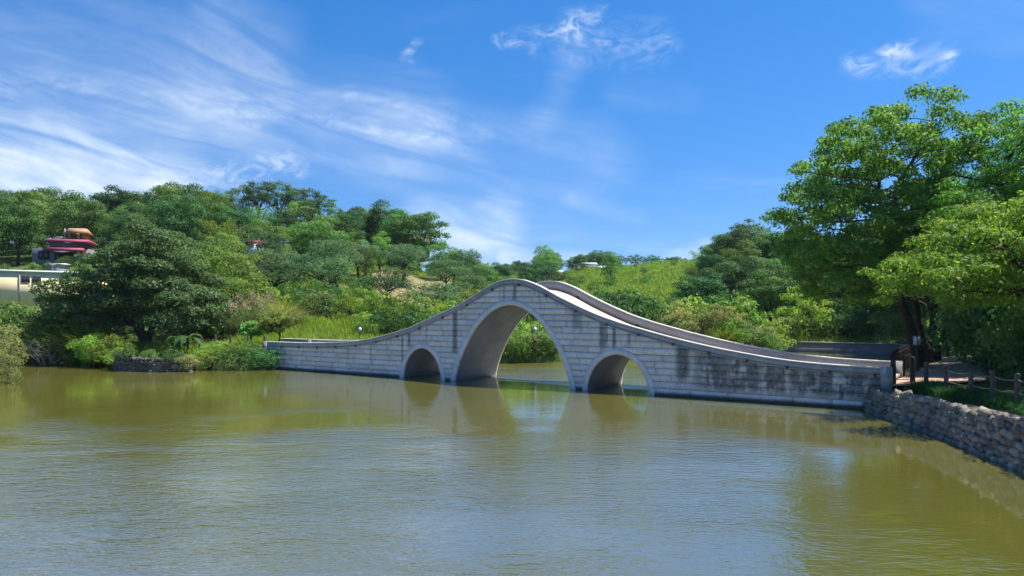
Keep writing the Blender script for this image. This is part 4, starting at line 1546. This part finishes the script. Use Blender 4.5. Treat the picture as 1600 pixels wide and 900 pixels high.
# feathery trees at the right edge
tc0 = at(1660, 560, 26.0)
tc0[2] = .8
t1 = [tc0, at(1640, 500, 26), at(1610, 440, 26), at(1570, 390, 26)]
o_, n_ = outline_tree('feathery_tree', 'low feathery yellow green tree overhanging the right bank', [(1385, 420), (1400, 400), (1440, 385), (1470, 360), (1500, 350), (1540, 310), (1580, 290), (1640, 285), (1760, 280), (1780, 430), (1720, 500), (1640, 500), (1560, 490), (1500, 480), (1440, 500), (1398, 480)],
                      26.0, 3.4, 200, (0.4, 0.85), 52.0, (0.20, 0.07), 'leaf_feather', [(t1, .2, .08)], 13, flat=.6, droop=.6, n_limb=40, shell=.6, up=.5)
nl += n_
td0 = at(1600, 545, 35.0)
td0[2] = .9
t1 = [td0, at(1590, 450, 35), at(1575, 350, 35.3), at(1560, 270, 35.6)]
o_, n_ = outline_tree('feathery_tree', 'taller feathery green tree behind the low one at the right edge', [(1400, 380), (1430, 320), (1470, 270), (1500, 220), (1520, 180), (1545, 158), (1600, 165), (1680, 150), (1780, 200), (1800, 420), (1700, 470), (1500, 450), (1430, 430)],
                      35.0, 3.4, 250, (0.6, 1.15), 42.0, (0.21, 0.075), 'leaf_bamboo', [(t1, .26, .1)], 14, flat=.65, droop=.5, n_limb=40, shell=.55, up=.4)
nl += n_


def bare_tree(name, label, base, h, seed, n=60, mat='twig', spread=.5, r0=.08, cat='tree', stems=1):
    r = np.random.default_rng(seed)
    root = thing(name, label, cat, base)
    mb = MB()
    def grow(p, d, ln, rad, depth):
        e = p + d * ln
        mb.tube(limb(p, e, r, .1, 5), np.linspace(rad, rad * .55, 5), 5, False)
        if depth == 0:
            return
        for _ in range(r.integers(2, 5)):
            nd_ = d + r.normal(0, spread, 3)
            nd_[2] += .1
            nd_ /= np.linalg.norm(nd_)
            u = r.uniform(.45, 1)
            grow(p + d * ln * u, nd_, ln * r.uniform(.5, .75), rad * .5, depth - 1)
    if stems == 1:
        grow(np.array([0, 0, -.3]), np.array([.05, 0, 1.]), h * .42, r0, 4)
    else:
        for _ in range(stems):
            d_ = np.array([r.normal(0, .5), r.normal(0, .5), 1.])
            grow(np.array([r.normal(0, .25), r.normal(0, .25), -.2]), d_ / np.linalg.norm(d_), h * r.uniform(.28, .4), r0, 3)
    obj('branches', mb.mesh('branches', M[mat], True), root)
    return root


b_ = at(1585, 480, 40)
bare_tree('bare_tree', 'bare twiggy tree top rising behind the feathery trees at right', (b_[0] + 1.2, 40, 1.0), 15.2, 21, r0=.2)
b_ = at(52, 562, 48)
bare_tree('bare_bush', 'grey leafless bush at the water edge in the left cove', (b_[0], 49.5, .3), 3.2, 22, spread=.7, r0=.03, cat='bush', stems=9)
b_ = at(1430, 498, 36)
bare_tree('dead_branch', 'dry grey branch spray hanging by the leaning trunk', (b_[0] - 1.4, 36, 2.4), 2.0, 24, spread=.8, r0=.03, cat='branch')

# ------------------------------------------------------------------ shrubs, one by one, on the banks
def S(key, x, Y, sc_, label, sz=None, sink=0.1, z=None, rz=None, grp=None):
    X = ix(x, Y)
    TAKEN.append((X, Y, sc_ * 1.6))
    zz = max(g1(X, Y), 0.2) if z is None else z
    return put(key, X, Y, sc_, label, grp, rz, zz, sink, sz)


S('fine', -8, 38.0, 1.0, 'pale grey green overhanging bush at the left edge of the water', 1.25, .5, 0.4)
S('fine', -45, 42, 1.5, 'larger pale bush behind the overhanging one at the left edge', 1.0, .2, 0.8)
S('shrub0', 30, 53.5, 1.7, 'tall mid green shrub left of the bare grey bush', .8)
S('shrub3', 62, 54.5, 1.6, 'olive shrub behind the bare grey bush', .8)
S('shrub0', 92, 52.5, 1.5, 'mid green shrub right of the bare bush at the cove', .85)
S('shrub1', 112, 54.0, 1.5, 'light green shrub behind the reeds in the left cove', .95)
S('shrub2', 75, 51.5, 1.0, 'low dark shrub at the cove waterline', 1.0)
S('shrub2', 118, 51.5, 1.0, 'low dark shrub under the arching reeds', 1.0)
S('reed0', 118, 51.0, 1.35, 'arching bright reed clump in the left cove', 1.1)
S('reed0', 142, 51.2, 1.35, 'tallest arching reed clump left of the bright bush', 1.15)
S('spray', 150, 48.9, 1.05, 'bright yellow green bush leaning over the water, left one', 1.0, .35, .5)
S('spray', 176, 48.2, 1.0, 'bright yellow green bush leaning over the water, right one', 1.0, .35, .5)
S('reed1', 186, 49.2, 1.0, 'yellow green reed clump beside the stone terrace wall', .9, .2)
S('shrub1', 160, 49.9, 1.0, 'bright green bush among the yellow green reeds', .9, .2)
S('shrub3', 145, 56, 1.5, 'olive shrub below the spreading tree crown at left', .9)
S('shrub2', 195, 62, 2.2, 'dark shrub mass behind the spreading tree trunk', 1.2)
S('shrub2', 265, 63, 2.4, 'dark shrub mass behind and right of the leaning trunk', 1.2)
S('shrub2', 125, 60, 1.6, 'dark shrub mass left behind the spreading tree', .9)
S('shrub2', 196, 45.6, .42, 'small dark ivy bush spilling over the terrace wall, left one', .9, .3, .95)
S('shrub0', 232, 45.7, .36, 'small green ivy bush spilling over the terrace wall, middle one', .8, .3, .95)
S('shrub2', 272, 45.4, .48, 'small dark ivy bush spilling over the terrace wall, right one', .9, .45, .85)
S('fine', 290, 45.4, .5, 'pale bush covering the right end of the terrace wall', 1.0, .2, .15)
S('shrub1', 186, 46.4, .55, 'green bush covering the left corner of the terrace wall', 1.0, .3, .5)
# hanging bank shrubs from terrace wall to bridge
hb_l = ['pale leaved bush hanging over the terrace wall end', 'light green bush trailing into the water, left one', 'mid green bush trailing into the water, middle one', 'dark ivy bush trailing into the water', 'dark bush against the left end of the bridge', 'low dark bush at the waterline by the bridge end']
for k, (x, key, sc_, Y) in enumerate(((300, 'fine', .62, 46.2), (326, 'shrub1', .72, 46.5), (352, 'shrub0', .75, 46.6), (380, 'shrub0', .8, 46.7), (405, 'shrub2', .8, 46.8), (424, 'shrub2', .72, 46.9))):
    S(key, x, Y, sc_, hb_l[k], .8, .25, .18)
for k, (x, Y) in enumerate(((316, 47.4), (340, 47.4), (366, 47.5), (392, 47.6))):
    S('shrub1', x, Y, .7, ['grassy green shrub on the bank edge, nearest the terrace wall', 'grassy green shrub on the bank edge, second from the terrace wall', 'grassy green shrub on the bank edge, third from the terrace wall', 'grassy green shrub on the bank edge, nearest the bridge'][k], .8, .3)


def layered_tree(x, Y, h, wd, label, seed, lm='leaf_yellow'):
    r = np.random.default_rng(seed)
    X = ix(x, Y)
    root = thing('small_layered_tree', label, 'tree', (X, Y, g1(X, Y)))
    mb = MB().tube([(0, 0, -.3), (.05, 0, h * .5), (0, .05, h * .95)], [.07, .05, .02], 6)
    cl = []
    for k in range(16):
        a = r.uniform(0, 6.28)
        rr = wd * .5 * math.sqrt(r.random())
        z = h * r.uniform(.55, 1.0) - rr * .25
        c_ = np.array([math.cos(a) * rr, math.sin(a) * rr, z])
        cl.append((c_, (.44, .44, .2)))
        mb.tube(limb(np.array([0, 0, z * .72]), c_, r, .08, 5), np.linspace(.03, .008, 5), 5, False)
    P, Nn = cluster_leaves(cl, 70, r, .7, .5)
    v, q_ = leaves_np(P, np.tile([.3, -.5, 1.], (len(P), 1)), .19, .10, r, .5)
    obj('trunk', mb.mesh('trunk', M['bark'], True), root)
    obj('crown', mesh_np('crown', v, q_, M[lm]), root)
    TAKEN.append((X, Y, 2.0))


layered_tree(437, 51.2, 2.5, 2.6, 'small bright yellow green tree beside the left end of the bridge', 31)
layered_tree(392, 51.6, 1.9, 1.7, 'smaller yellow green tree left of the bright one', 32, 'leaf_light')


def banana(x, Y, h, label, seed):
    r = np.random.default_rng(seed)
    X = ix(x, Y)
    root = thing('banana_plant', label, 'plant', (X, Y, g1(X, Y)))
    obj('stem', MB().tube([(0, 0, -.2), (0, 0, h * .5)], [.10, .06], 8).mesh('stem', M['bark'], True), root)
    for k in range(9):
        a = k * 2.4 + r.uniform(-.3, .3)
        d = np.array([math.cos(a), math.sin(a), 0])
        sd = np.array([-d[1], d[0], 0])
        ln = h * r.uniform(.55, .8)
        rise = r.uniform(.5, 1.0)
        rows = []
        for u in np.linspace(0, 1, 7):
            c_ = np.array([0, 0, h * .45]) + d * ln * u * .8 + np.array([0, 0, ln * (rise * u - 1.0 * u * u)])
            wd_ = .20 * math.sin(math.pi * (u * .86 + .12))
            rows += [c_ - sd * wd_ + np.array([0, 0, .05]), c_, c_ + sd * wd_ + np.array([0, 0, .05])]
        qs = [(3 * i + j, 3 * i + j + 1, 3 * i + j + 4, 3 * i + j + 3) for i in range(6) for j in range(2)]
        obj('leaf', mesh_np('leaf', rows, np.array(qs), M['leaf_banyan'], True), root)


banana(294, 49.2, 2.0, 'dark banana plant with splayed leaves right of the leaning trunk', 41)
banana(281, 50.2, 1.6, 'smaller dark banana plant just right of the trunk', 42)

# left middle slope
S('light0', 322, 60, .95, 'light green tree right behind the spreading tree', 1.05)
S('light1', 362, 64, .9, 'light green bushy tree below the hill wood, left slope', 1.0)
S('light0', 300, 68, 1.0, 'light green tree higher behind the spreading tree')
S('plume', 378, 56.5, .9, 'tall cane clump with pinkish plumes, left one', 1.05)
S('plume', 400, 57.5, .95, 'tall cane clump with pinkish plumes, right one', 1.1)
S('pandan', 430, 58.0, .95, 'pale fountain of long leaves above the small yellow tree', 1.0)
S('pandan', 447, 58.8, .9, 'pale fountain of long leaves, right hand one', 1.0)
S('reed0', 440, 62.5, 1.05, 'bright green long leaf fountain behind the pale ones', 1.0)
for k, (x, Y, key, sc_) in enumerate(((345, 57, 'shrub2', 1.5), (370, 61, 'shrub0', 1.5), (330, 57, 'shrub0', 1.2), (410, 64, 'shrub1', 1.4), (478, 66, 'shrub0', 1.2), (500, 65, 'shrub3', 1.1), (525, 66, 'shrub0', 1.2), (548, 64, 'willow1', .7), (578, 62, 'willow1', .75), (600, 62, 'shrub1', 1.2), (628, 61.5, 'willow1', .75), (650, 62, 'shrub0', 1.2), (676, 62, 'willow1', .8), (700, 63, 'shrub1', 1.3), (722, 64, 'shrub0', 1.4), (596, 57.5, 'shrub2', .8), (618, 58, 'shrub0', .85), (640, 57.5, 'shrub2', .9), (665, 57.5, 'shrub0', .95), (690, 58, 'shrub1', 1.0), (745, 66, 'willow1', 1.0), (572, 58.5, 'shrub1', .7))):
    S(key, x, Y, sc_, KW[key] + ' behind the left bridge ramp', 1.1, grp='shrubs behind the left bridge ramp')
# through the tall arch
for k, (x, Y, key, sc_) in enumerate(((770, 53.2, 'shrub0', .95), (790, 52.6, 'shrub1', .85), (808, 52.8, 'shrub1', .95), (826, 53.0, 'shrub3', .9), (844, 53.2, 'shrub1', .95), (862, 53.6, 'shrub3', .9), (880, 54.6, 'shrub0', 1.0), (800, 55.5, 'shrub1', 1.3), (824, 56, 'reed0', 1.0), (846, 56.5, 'shrub1', 1.2), (870, 57, 'shrub0', 1.3), (785, 60, 'shrub2', 1.8), (815, 66, 'shrub2', 2.2), (860, 66, 'shrub2', 2.4), (838, 72, 'broad0', .6), (780, 74, 'broad1', .7))):
    S(key, x, Y, sc_, KW[key] + ' on the bank seen through the tall arch', .9, .35, grp='bushes seen through the tall arch')
# island behind the right ramp
for k, (x, Y, key, sc_) in enumerate(((905, 62, 'shrub2', 1.6), (935, 66, 'shrub2', 2.0), (965, 64, 'shrub2', 1.9), (990, 68, 'shrub0', 2.0), (1015, 64, 'shrub0', 1.7), (1040, 66, 'shrub3', 1.3), (1055, 63.5, 'willow0', .95), (1070, 62, 'shrub3', 1.0), (1095, 63, 'shrub3', 1.15), (1116, 62.5, 'willow0', .85), (1140, 61.5, 'willow0', .8), (1132, 60, 'reed1', 1.0), (1150, 60.5, 'shrub1', 1.0), (1168, 62.5, 'shrub3', 1.0), (1186, 62, 'shrub3', 1.1), (1200, 61, 'shrub1', .8), (1205, 60.2, 'shrub0', .7), (1215, 63, 'shrub1', 1.2), (1080, 70, 'shrub1', 1.8), (1120, 72, 'shrub0', 1.8), (1165, 70, 'shrub1', 1.7))):
    S(key, x, Y, sc_, KW[key] + ' behind the right bridge ramp', 1.0, grp='shrubs behind the right bridge ramp')
S('willow1', 1258, 66.6, 1.30, 'yellow green willow on the far wall of the back pond', 1.05)
S('shrub1', 1235, 66.8, 1.0, 'light green bush left of the pond wall willow', .9)
S('shrub0', 1285, 67.5, 1.2, 'mid green bush right of the pond wall willow', 1.0)
S('shrub2', 1310, 67, 1.2, 'dark bush on the far pond wall, left one', 1.3)
S('shrub2', 1345, 66, 1.2, 'dark bush on the far pond wall, middle one', 1.3)
S('shrub0', 1375, 65, 1.2, 'mid green bush on the far pond wall, right one', 1.2)
for k, (x, Y, key, sc_) in enumerate(((1398, 72, 'broad0', 1.25), (1440, 63, 'broad2', 1.3), (1480, 58, 'broad0', 1.25), (1525, 55, 'broad2', 1.3), (1575, 50, 'broad0', 1.2), (1630, 46, 'broad1', 1.2), (1345, 78, 'broad2', 1.2))):
    S(key, x, Y, sc_, KW[key] + ' standing tall behind the footpath', 1.05, grp='tall trees behind the footpath')
# right bank undergrowth in the shade
for k, (x, Y, key, sc_) in enumerate(((1500, 43, 'shrub1', 1.1), (1525, 38, 'shrub2', 1.5), (1550, 35, 'shrub2', 1.7), (1580, 33, 'shrub2', 1.8), (1610, 30.5, 'shrub2', 1.6), (1560, 40, 'broad0', .62), (1600, 40, 'broad2', .7), (1640, 36, 'broad0', .6), (1535, 46, 'broad0', .7), (1488, 47, 'shrub1', 1.2), (1585, 30.5, 'shrub2', 1.0), (1615, 27.5, 'shrub2', 1.1), (1635, 26, 'shrub2', 1.2), (1540, 33.5, 'shrub2', 1.0), (1500, 52, 'broad1', .7), (1462, 56, 'broad0', .75), (1425, 58, 'broad1', .75), (1545, 55, 'broad1', 1.0))):
    S(key, x, Y, sc_, KW[key] + ' in the shade beyond the rope fence', 1.1, grp='undergrowth in the shade of the right bank')

for k, (x, Y, key, sc_) in enumerate(((1870, 19.2, 'light0', .98), (2050, 16.0, 'light1', .95), (1720, 29, 'broad1', .8))):
    S(key, x, Y, sc_, KW[key] + ' standing just past the right edge of the view', 1.0, grp='trees past the right edge')

# ------------------------------------------------------------------ woods
wh = 0
GL = 'trees of the wood on the left hill'
TAKEN += [(ix(x, Y), Y, 6) for x, Y in ((20, 70), (60, 70), (90, 70))]
# skyline first
SKY = [(5, 292, 135, 'broad0'), (55, 288, 138, 'broad3'), (95, 290, 136, 'broad1'), (150, 296, 130, 'broad2'), (180, 284, 132, 'broad0'), (212, 292, 134, 'broad3'), (245, 293, 128, 'airy0'), (285, 281, 128, 'broad0'), (262, 290, 130, 'broad1'), (318, 292, 132, 'bamboo0'), (345, 290, 128, 'bamboo1'), (380, 280, 130, 'airy1'),
       (405, 276, 130, 'airy0'), (432, 274, 131, 'airy1'), (458, 282, 132, 'airy0'), (480, 288, 130, 'airy1'), (508, 304, 130, 'airy0'), (535, 322, 124, 'broad2'), (560, 316, 122, 'broad0'), (600, 308, 122, 'broad2'), (580, 320, 124, 'bamboo0')]
for x, ytop, Y, key in SKY:
    top = at(x, ytop, Y)[2]
    X = ix(x, Y)
    g_ = g1(X, Y)
    hp = {'broad0': 9.1, 'broad1': 9.4, 'broad2': 9.6, 'broad3': 8.8, 'airy0': 10.2, 'airy1': 10.2, 'bamboo0': 7.6, 'bamboo1': 6.8}[key]
    s_ = (top - g_) / hp
    put(key, X, Y, max(s_, .6) * random.uniform(.97, 1.03), KW[key] + ' on the skyline of the left hill', 'skyline trees of the left hill')
    TAKEN.append((X, Y, 6))
# wide tree at the right end of the crest
put('broad3', ix(655, 113), 113, 1.12, 'wide dome shaped tree at the right end of the left crest')
put('broad1', ix(625, 116), 116, .95, 'rounded tree left beside the wide dome shaped tree')
TAKEN += [(ix(655, 113), 113, 9), (ix(628, 116), 116, 7)]
av = lambda x, X, Y: (30 < x < 170 and 86 < Y < 97) or (x < 140 and Y < 76) or (585 < x < 700 and 84 < Y < 104)
wh += scatter(-70, 330, 97, 134, 5.6, [('broad0', 3), ('broad1', 3), ('broad2', 2), ('broad3', 3), ('light0', 1), ('bamboo0', .7)], (.72, 1.0), L('in the wood on the left hill'), GL, 1, 90, av)
wh += scatter(290, 540, 94, 130, 5.4, [('bamboo0', 4), ('bamboo1', 4), ('broad0', 2), ('broad1', 2), ('light0', 1), ('broad2', 1)], (.72, .98), L('in the wood on the left hill'), GL, 2, 70, av)
wh += scatter(480, 690, 98, 122, 5.0, [('broad1', 3), ('light1', 2), ('broad2', 2), ('shrub1', 1.5)], (.5, .75), L('below the left crest'), 'trees below the left crest', 3, 40, av)
wh += scatter(-40, 350, 76, 97, 5.2, [('broad1', 2), ('light0', 2), ('light1', 2), ('broad3', 1.4), ('shrub0', 1.5)], (.55, .75), L('on the slope round the houses'), 'trees round the houses', 4, 50, lambda x, X, Y: x < 185 or Y < 80 and x < 230)
# low hedge between houses
wh += scatter(-40, 165, 84, 95, 3.2, [('shrub1', 2), ('shrub0', 2)], (.55, .8), L('between the cream house and the red eaved house'), 'shrubs between the two houses', 41, 26)
wh += scatter(0, 110, 60, 70, 3.6, [('shrub0', 2), ('shrub1', 2), ('shrub3', 1)], (.7, .95), L('below the cream house'), 'shrubs below the cream house', 42, 16)
# orchard slope
wh += scatter(400, 570, 70, 94, 4.0, [('orchard0', 3), ('orchard1', 3), ('shrub0', 1)], (.95, 1.25), L('on the left slope'), 'orchard trees on the left slope', 5, 34)
wh += scatter(550, 745, 68, 112, 5.2, [('orchard0', 3), ('orchard1', 3), ('shrub1', .6)], (.85, 1.1), L('over bare soil above the bridge'), 'orchard trees over bare soil', 6, 26, lambda x, X, Y: 585 < x < 695 and 72 < Y < 90)
wh += scatter(360, 740, 64, 84, 2.8, [('shrub0', 2), ('shrub1', 2), ('shrub3', 1)], (.9, 1.4), L('on the lower left slope'), 'shrubs on the lower left slope', 7, 60, lambda x, X, Y: 590 < x < 710 and Y > 71)
wh += scatter(590, 730, 106, 126, 4.2, [('shrub0', 2), ('shrub1', 2)], (.9, 1.3), L('under the right end of the left crest'), 'shrubs under the left crest', 71, 20)
wh += scatter(590, 730, 117, 130, 3.4, [('shrub2', 2), ('shrub0', 2)], (1.1, 1.5), L('on the crest behind the dome tree'), 'shrubs on the left crest', 72, 16)
wh += scatter(690, 800, 78, 140, 5.0, [('light0', 2), ('light1', 2), ('broad1', 2)], (.5, .7), L('left behind the hump of the bridge'), 'trees left behind the hump', 8, 30)
# far middle
wh += scatter(680, 868, 150, 265, 7.5, [('broad0', 2), ('broad1', 3), ('light0', 2), ('broad2', 2), ('airy0', .6)], (.66, .9), lambda k, x, Y: KW[k] + (' in the nearer part of the far wood' if Y < 190 else ' in the middle of the far wood' if Y < 228 else ' at the back of the far wood'), 'far wood behind the bridge', 9, 85, lambda x, X, Y: (x > 860 and Y < 215))
wh += scatter(850, 960, 150, 200, 5.0, [('shrub0', 2), ('shrub1', 2), ('light0', .5)], (.8, 1.2), L('below the far houses'), 'shrubs below the far houses', 10, 14, lambda x, X, Y: x > 862 and Y > 168)
rr_ = random.Random(77)
ridge = [(862, 405, 'airy1'), (888, 403, 'airy0'), (902, 400, 'airy0'), (922, 394, 'airy1'), (932, 388, 'broad2'), (942, 390, 'airy1'), (953, 397, 'airy0'), (842, 408, 'broad1'), (815, 404, 'broad0')]
ridge += [(x, rr_.uniform(394, 402), rr_.choice(['airy0', 'airy1', 'broad0', 'broad2'])) for x in range(962, 1032, 8)] + [(x, rr_.uniform(402, 408), rr_.choice(['airy0', 'airy1', 'broad0'])) for x in range(1036, 1110, 9)]
for k, (x, ytop, key) in enumerate(ridge):
    Y = rr_.uniform(222, 238)
    top = at(x, ytop, Y)[2]
    X = ix(x, Y)
    hp = 10.2 if 'airy' in key else 9.3
    s_ = max((top - g1(X, Y) + .8) / hp, .4)
    put(key, X, Y, s_, KW[key] + ' on the ridge behind the meadow', 'ridge trees behind the meadow', sink=.8)
for x, Y, sc_ in ((993, 178, .38), (1006, 160, .3)):
    put('airy0', ix(x, Y), Y, sc_, 'small lone tree standing in the meadow', 'lone meadow trees')
for x, Y, key, sc_ in ((908, 212, 'broad0', .55), (924, 218, 'broad2', .62), (938, 219, 'broad0', .6), (952, 214, 'broad1', .5), (962, 216, 'broad2', .48), (895, 214, 'broad1', .5), (905, 203, 'shrub0', 1.2), (932, 201, 'shrub1', .8), (955, 202, 'shrub0', 1.1), (866, 186, 'shrub2', 1.2), (884, 187, 'shrub0', 1.2)):
    put(key, ix(x, Y), Y, sc_, KW[key] + ' close to the far houses', 'trees close to the far houses', sink=.4)
# edge of meadow and right hill
wh += scatter(880, 1080, 84, 112, 4.0, [('shrub2', 3), ('shrub0', 2)], (.75, 1.05), L('at the foot of the meadow'), 'trees at the foot of the meadow', 11, 40)
wh += scatter(930, 1110, 140, 205, 8.0, [('shrub0', 2), ('shrub1', 2)], (.6, 1.0), L('dotted over the meadow'), 'shrubs dotted over the meadow', 12, 9)
GR = 'trees of the wood on the right hill'
for x, ytop, Y, key in ((1118, 372, 118, 'broad0'), (1140, 358, 116, 'broad3'), (1172, 334, 116, 'airy1'), (1160, 348, 114, 'broad0'), (1190, 352, 112, 'broad1'), (1215, 350, 108, 'broad3'), (1240, 345, 106, 'broad1'), (1100, 395, 126, 'bamboo0'), (1085, 408, 132, 'bamboo1'), (1112, 400, 120, 'bamboo1')):
    top = at(x, ytop, Y)[2]
    X = ix(x, Y)
    hp = 10.2 if 'airy' in key else 9.2 if 'broad' in key else 7.0
    put(key, X, Y, max((top - g1(X, Y)) / hp, .5), KW[key] + ' on the skyline of the right hill', 'skyline trees of the right hill')
    TAKEN.append((X, Y, 5.5))
wh += scatter(1075, 1480, 76, 118, 5.4, [('broad0', 3), ('broad1', 3), ('broad2', 2), ('bamboo0', 1), ('light0', 1.2), ('broad3', 2)], (.62, .88), L('in the wood on the right hill'), GR, 13, 95)
wh += scatter(1200, 1480, 66, 78, 4.6, [('broad0', 3), ('broad2', 3), ('broad1', 1)], (.7, .9), L('behind the back pond'), 'dark trees behind the back pond', 14, 26)

# ------------------------------------------------------------------ grass and ground cover
def in_poly_pts(n, xr, yr, r):
    return np.stack([r.uniform(*xr, n), r.uniform(*yr, n)], 1)


def grass(name, label, regions, mat, h, wd, seed, lean=.6, dmin=0.05):
    r = np.random.default_rng(seed)
    P = []
    for (n, fn) in regions:
        xy = fn(n, r)
        sd = pond_sd(xy[:, 0], xy[:, 1])
        xy = xy[sd < -dmin]
        z = gz(xy[:, 0], xy[:, 1])
        P.append(np.column_stack([xy, z - .03]))
    P = np.vstack(P)
    patch = .65 + .5 * (_vn(P[:, 0], P[:, 1], 1.3, seed) + .6).clip(0, 1.4)
    v, q_ = blades_np(P, h * patch, wd, r, lean, 2)
    o_ = obj(name, mesh_np(name, v, q_, M[mat]))
    tag(o_, label, 'grass', None, 'stuff')


def box_r(x0, x1, y0, y1):
    return lambda n, r: np.stack([r.uniform(x0, x1, n), r.uniform(y0, y1, n)], 1)


def bank_r(n, r):
    d = r.uniform(0.3, 14.5, n)
    P = []
    pts_, cum_ = poly_walk(ROCKLINE, 1)
    out = np.zeros((n, 2))
    for i in range(n):
        p_, tx = along(pts_, cum_, d[i])
        nr = np.array([-tx[1], tx[0]])
        out[i] = p_ + nr * r.uniform(.75, 2.6)
    return out


grass('bank_grass', 'lush dark green grass on top of the rock wall', [(22000, bank_r)], 'grass_dark', .30, .026, 51, .9)
grass('bank_grass', 'bright sunlit grass on the left bank behind the bridge', [(16000, box_r(-21, -4, 47.5, 62)), (3500, box_r(-28, -19, 46, 54))], 'grass', .62, .05, 52, .6)
grass('bank_grass', 'sunlit grass on the spit behind the right bridge ramp', [(9000, box_r(4, 21, 52, 66)), (2500, box_r(18, 33, 62, 70)), (2500, box_r(-4, 6, 51.5, 58))], 'grass', .5, .05, 53, .6)
grass('path_grass', 'green grass beside the footpath on the right', [(7000, lambda n, r: np.stack([r.uniform(16.5, 30, n), r.uniform(30, 48, n)], 1)), ], 'grass', .18, .03, 54, .7)
def meadow_r(n, r):
    Y = r.uniform(106, 222, n)
    x = r.uniform(885, 1120, n)
    return np.stack([(x - 800) / F * Y, Y], 1)
grass('meadow_grass', 'bright green tall grass covering the far hillside meadow', [(36000, meadow_r)], 'grass_meadow', .80, .22, 55, .7)
def slope_r(n, r):
    Y = r.uniform(60, 110, n)
    x = r.uniform(360, 800, n)
    k = ~((x > 585) & (x < 700) & (Y > 80) & (Y < 106))
    return np.stack([(x - 800) / F * Y, Y], 1)[k]
grass('slope_grass', 'green grass and weeds on the lower left slope', [(16000, slope_r)], 'grass', .55, .11, 56, .7)

# thin summer haze over the whole valley
m, t = new_mat('haze')
pv_ = t.n('ShaderNodeVolumePrincipled')
pv_.inputs['Color'].default_value = (0.75, 0.88, 1.0, 1.0)
pv_.inputs['Density'].default_value = 0.0001
pv_.inputs['Anisotropy'].default_value = 0.2
o = t.n('ShaderNodeOutputMaterial')
t.t.links.new(pv_.outputs[0], o.inputs['Volume'])
hz_o = obj('haze', MB().box((-905, -305, -2.4), (905, 1505, 34.0)).mesh('haze', m))
tag(hz_o, kind='stuff')

# driftwood in the left cove
for (x, y, ln, a_, lb) in ((88, 561, 1.4, .9, 'pale bent branch sticking out of the cove water'), (104, 563, 1.0, .25, 'short pale log lying at the cove waterline')):
    p_ = onz(x, y + 4, 0)
    u = np.linspace(0, 1, 9)
    P = np.stack([(u - .5) * ln, 0 * u, a_ * .8 * 4 * u * (1 - u) * .5 - .03], 1)
    o_ = obj('driftwood', MB().tube(P, np.linspace(.07, .04, 9), 7).mesh('driftwood', M['coping'], True), None, p_)
    tag(o_, lb, 'branch')

# things of one kind and place: say which one, counted from the left of the view
ORD = ['leftmost', 'second', 'third', 'fourth', 'fifth', 'sixth', 'seventh', 'eighth', 'ninth', 'tenth', 'eleventh', 'twelfth', 'thirteenth', 'fourteenth', 'fifteenth', 'sixteenth', 'seventeenth', 'eighteenth', 'nineteenth', 'twentieth', 'twenty-first', 'twenty-second', 'twenty-third', 'twenty-fourth', 'twenty-fifth', 'twenty-sixth', 'twenty-seventh', 'twenty-eighth', 'twenty-ninth', 'thirtieth']
same = {}
for o_ in C.objects:
    if o_.parent is None and o_.get('label') and o_.get('group'):
        same.setdefault(o_['label'], []).append(o_)
for lb, lst in same.items():
    if len(lst) > 1:
        lst.sort(key=lambda q_: q_.location[0] / max(q_.location[1], 1.0))
        for i, o_ in enumerate(lst):
            o_['label'] = lb + (', leftmost' if i == 0 else ', rightmost' if i == len(lst) - 1 else ', %s from left' % ORD[min(i, 29)])

# drop prototypes that were never placed
for k, r_ in PROTO.items():
    if k not in used:
        for ch in list(r_.children):
            bpy.data.objects.remove(ch)
        bpy.data.objects.remove(r_)
print('STATS stones', c1, c2, 'unique leaves', nl, 'scattered', wh)
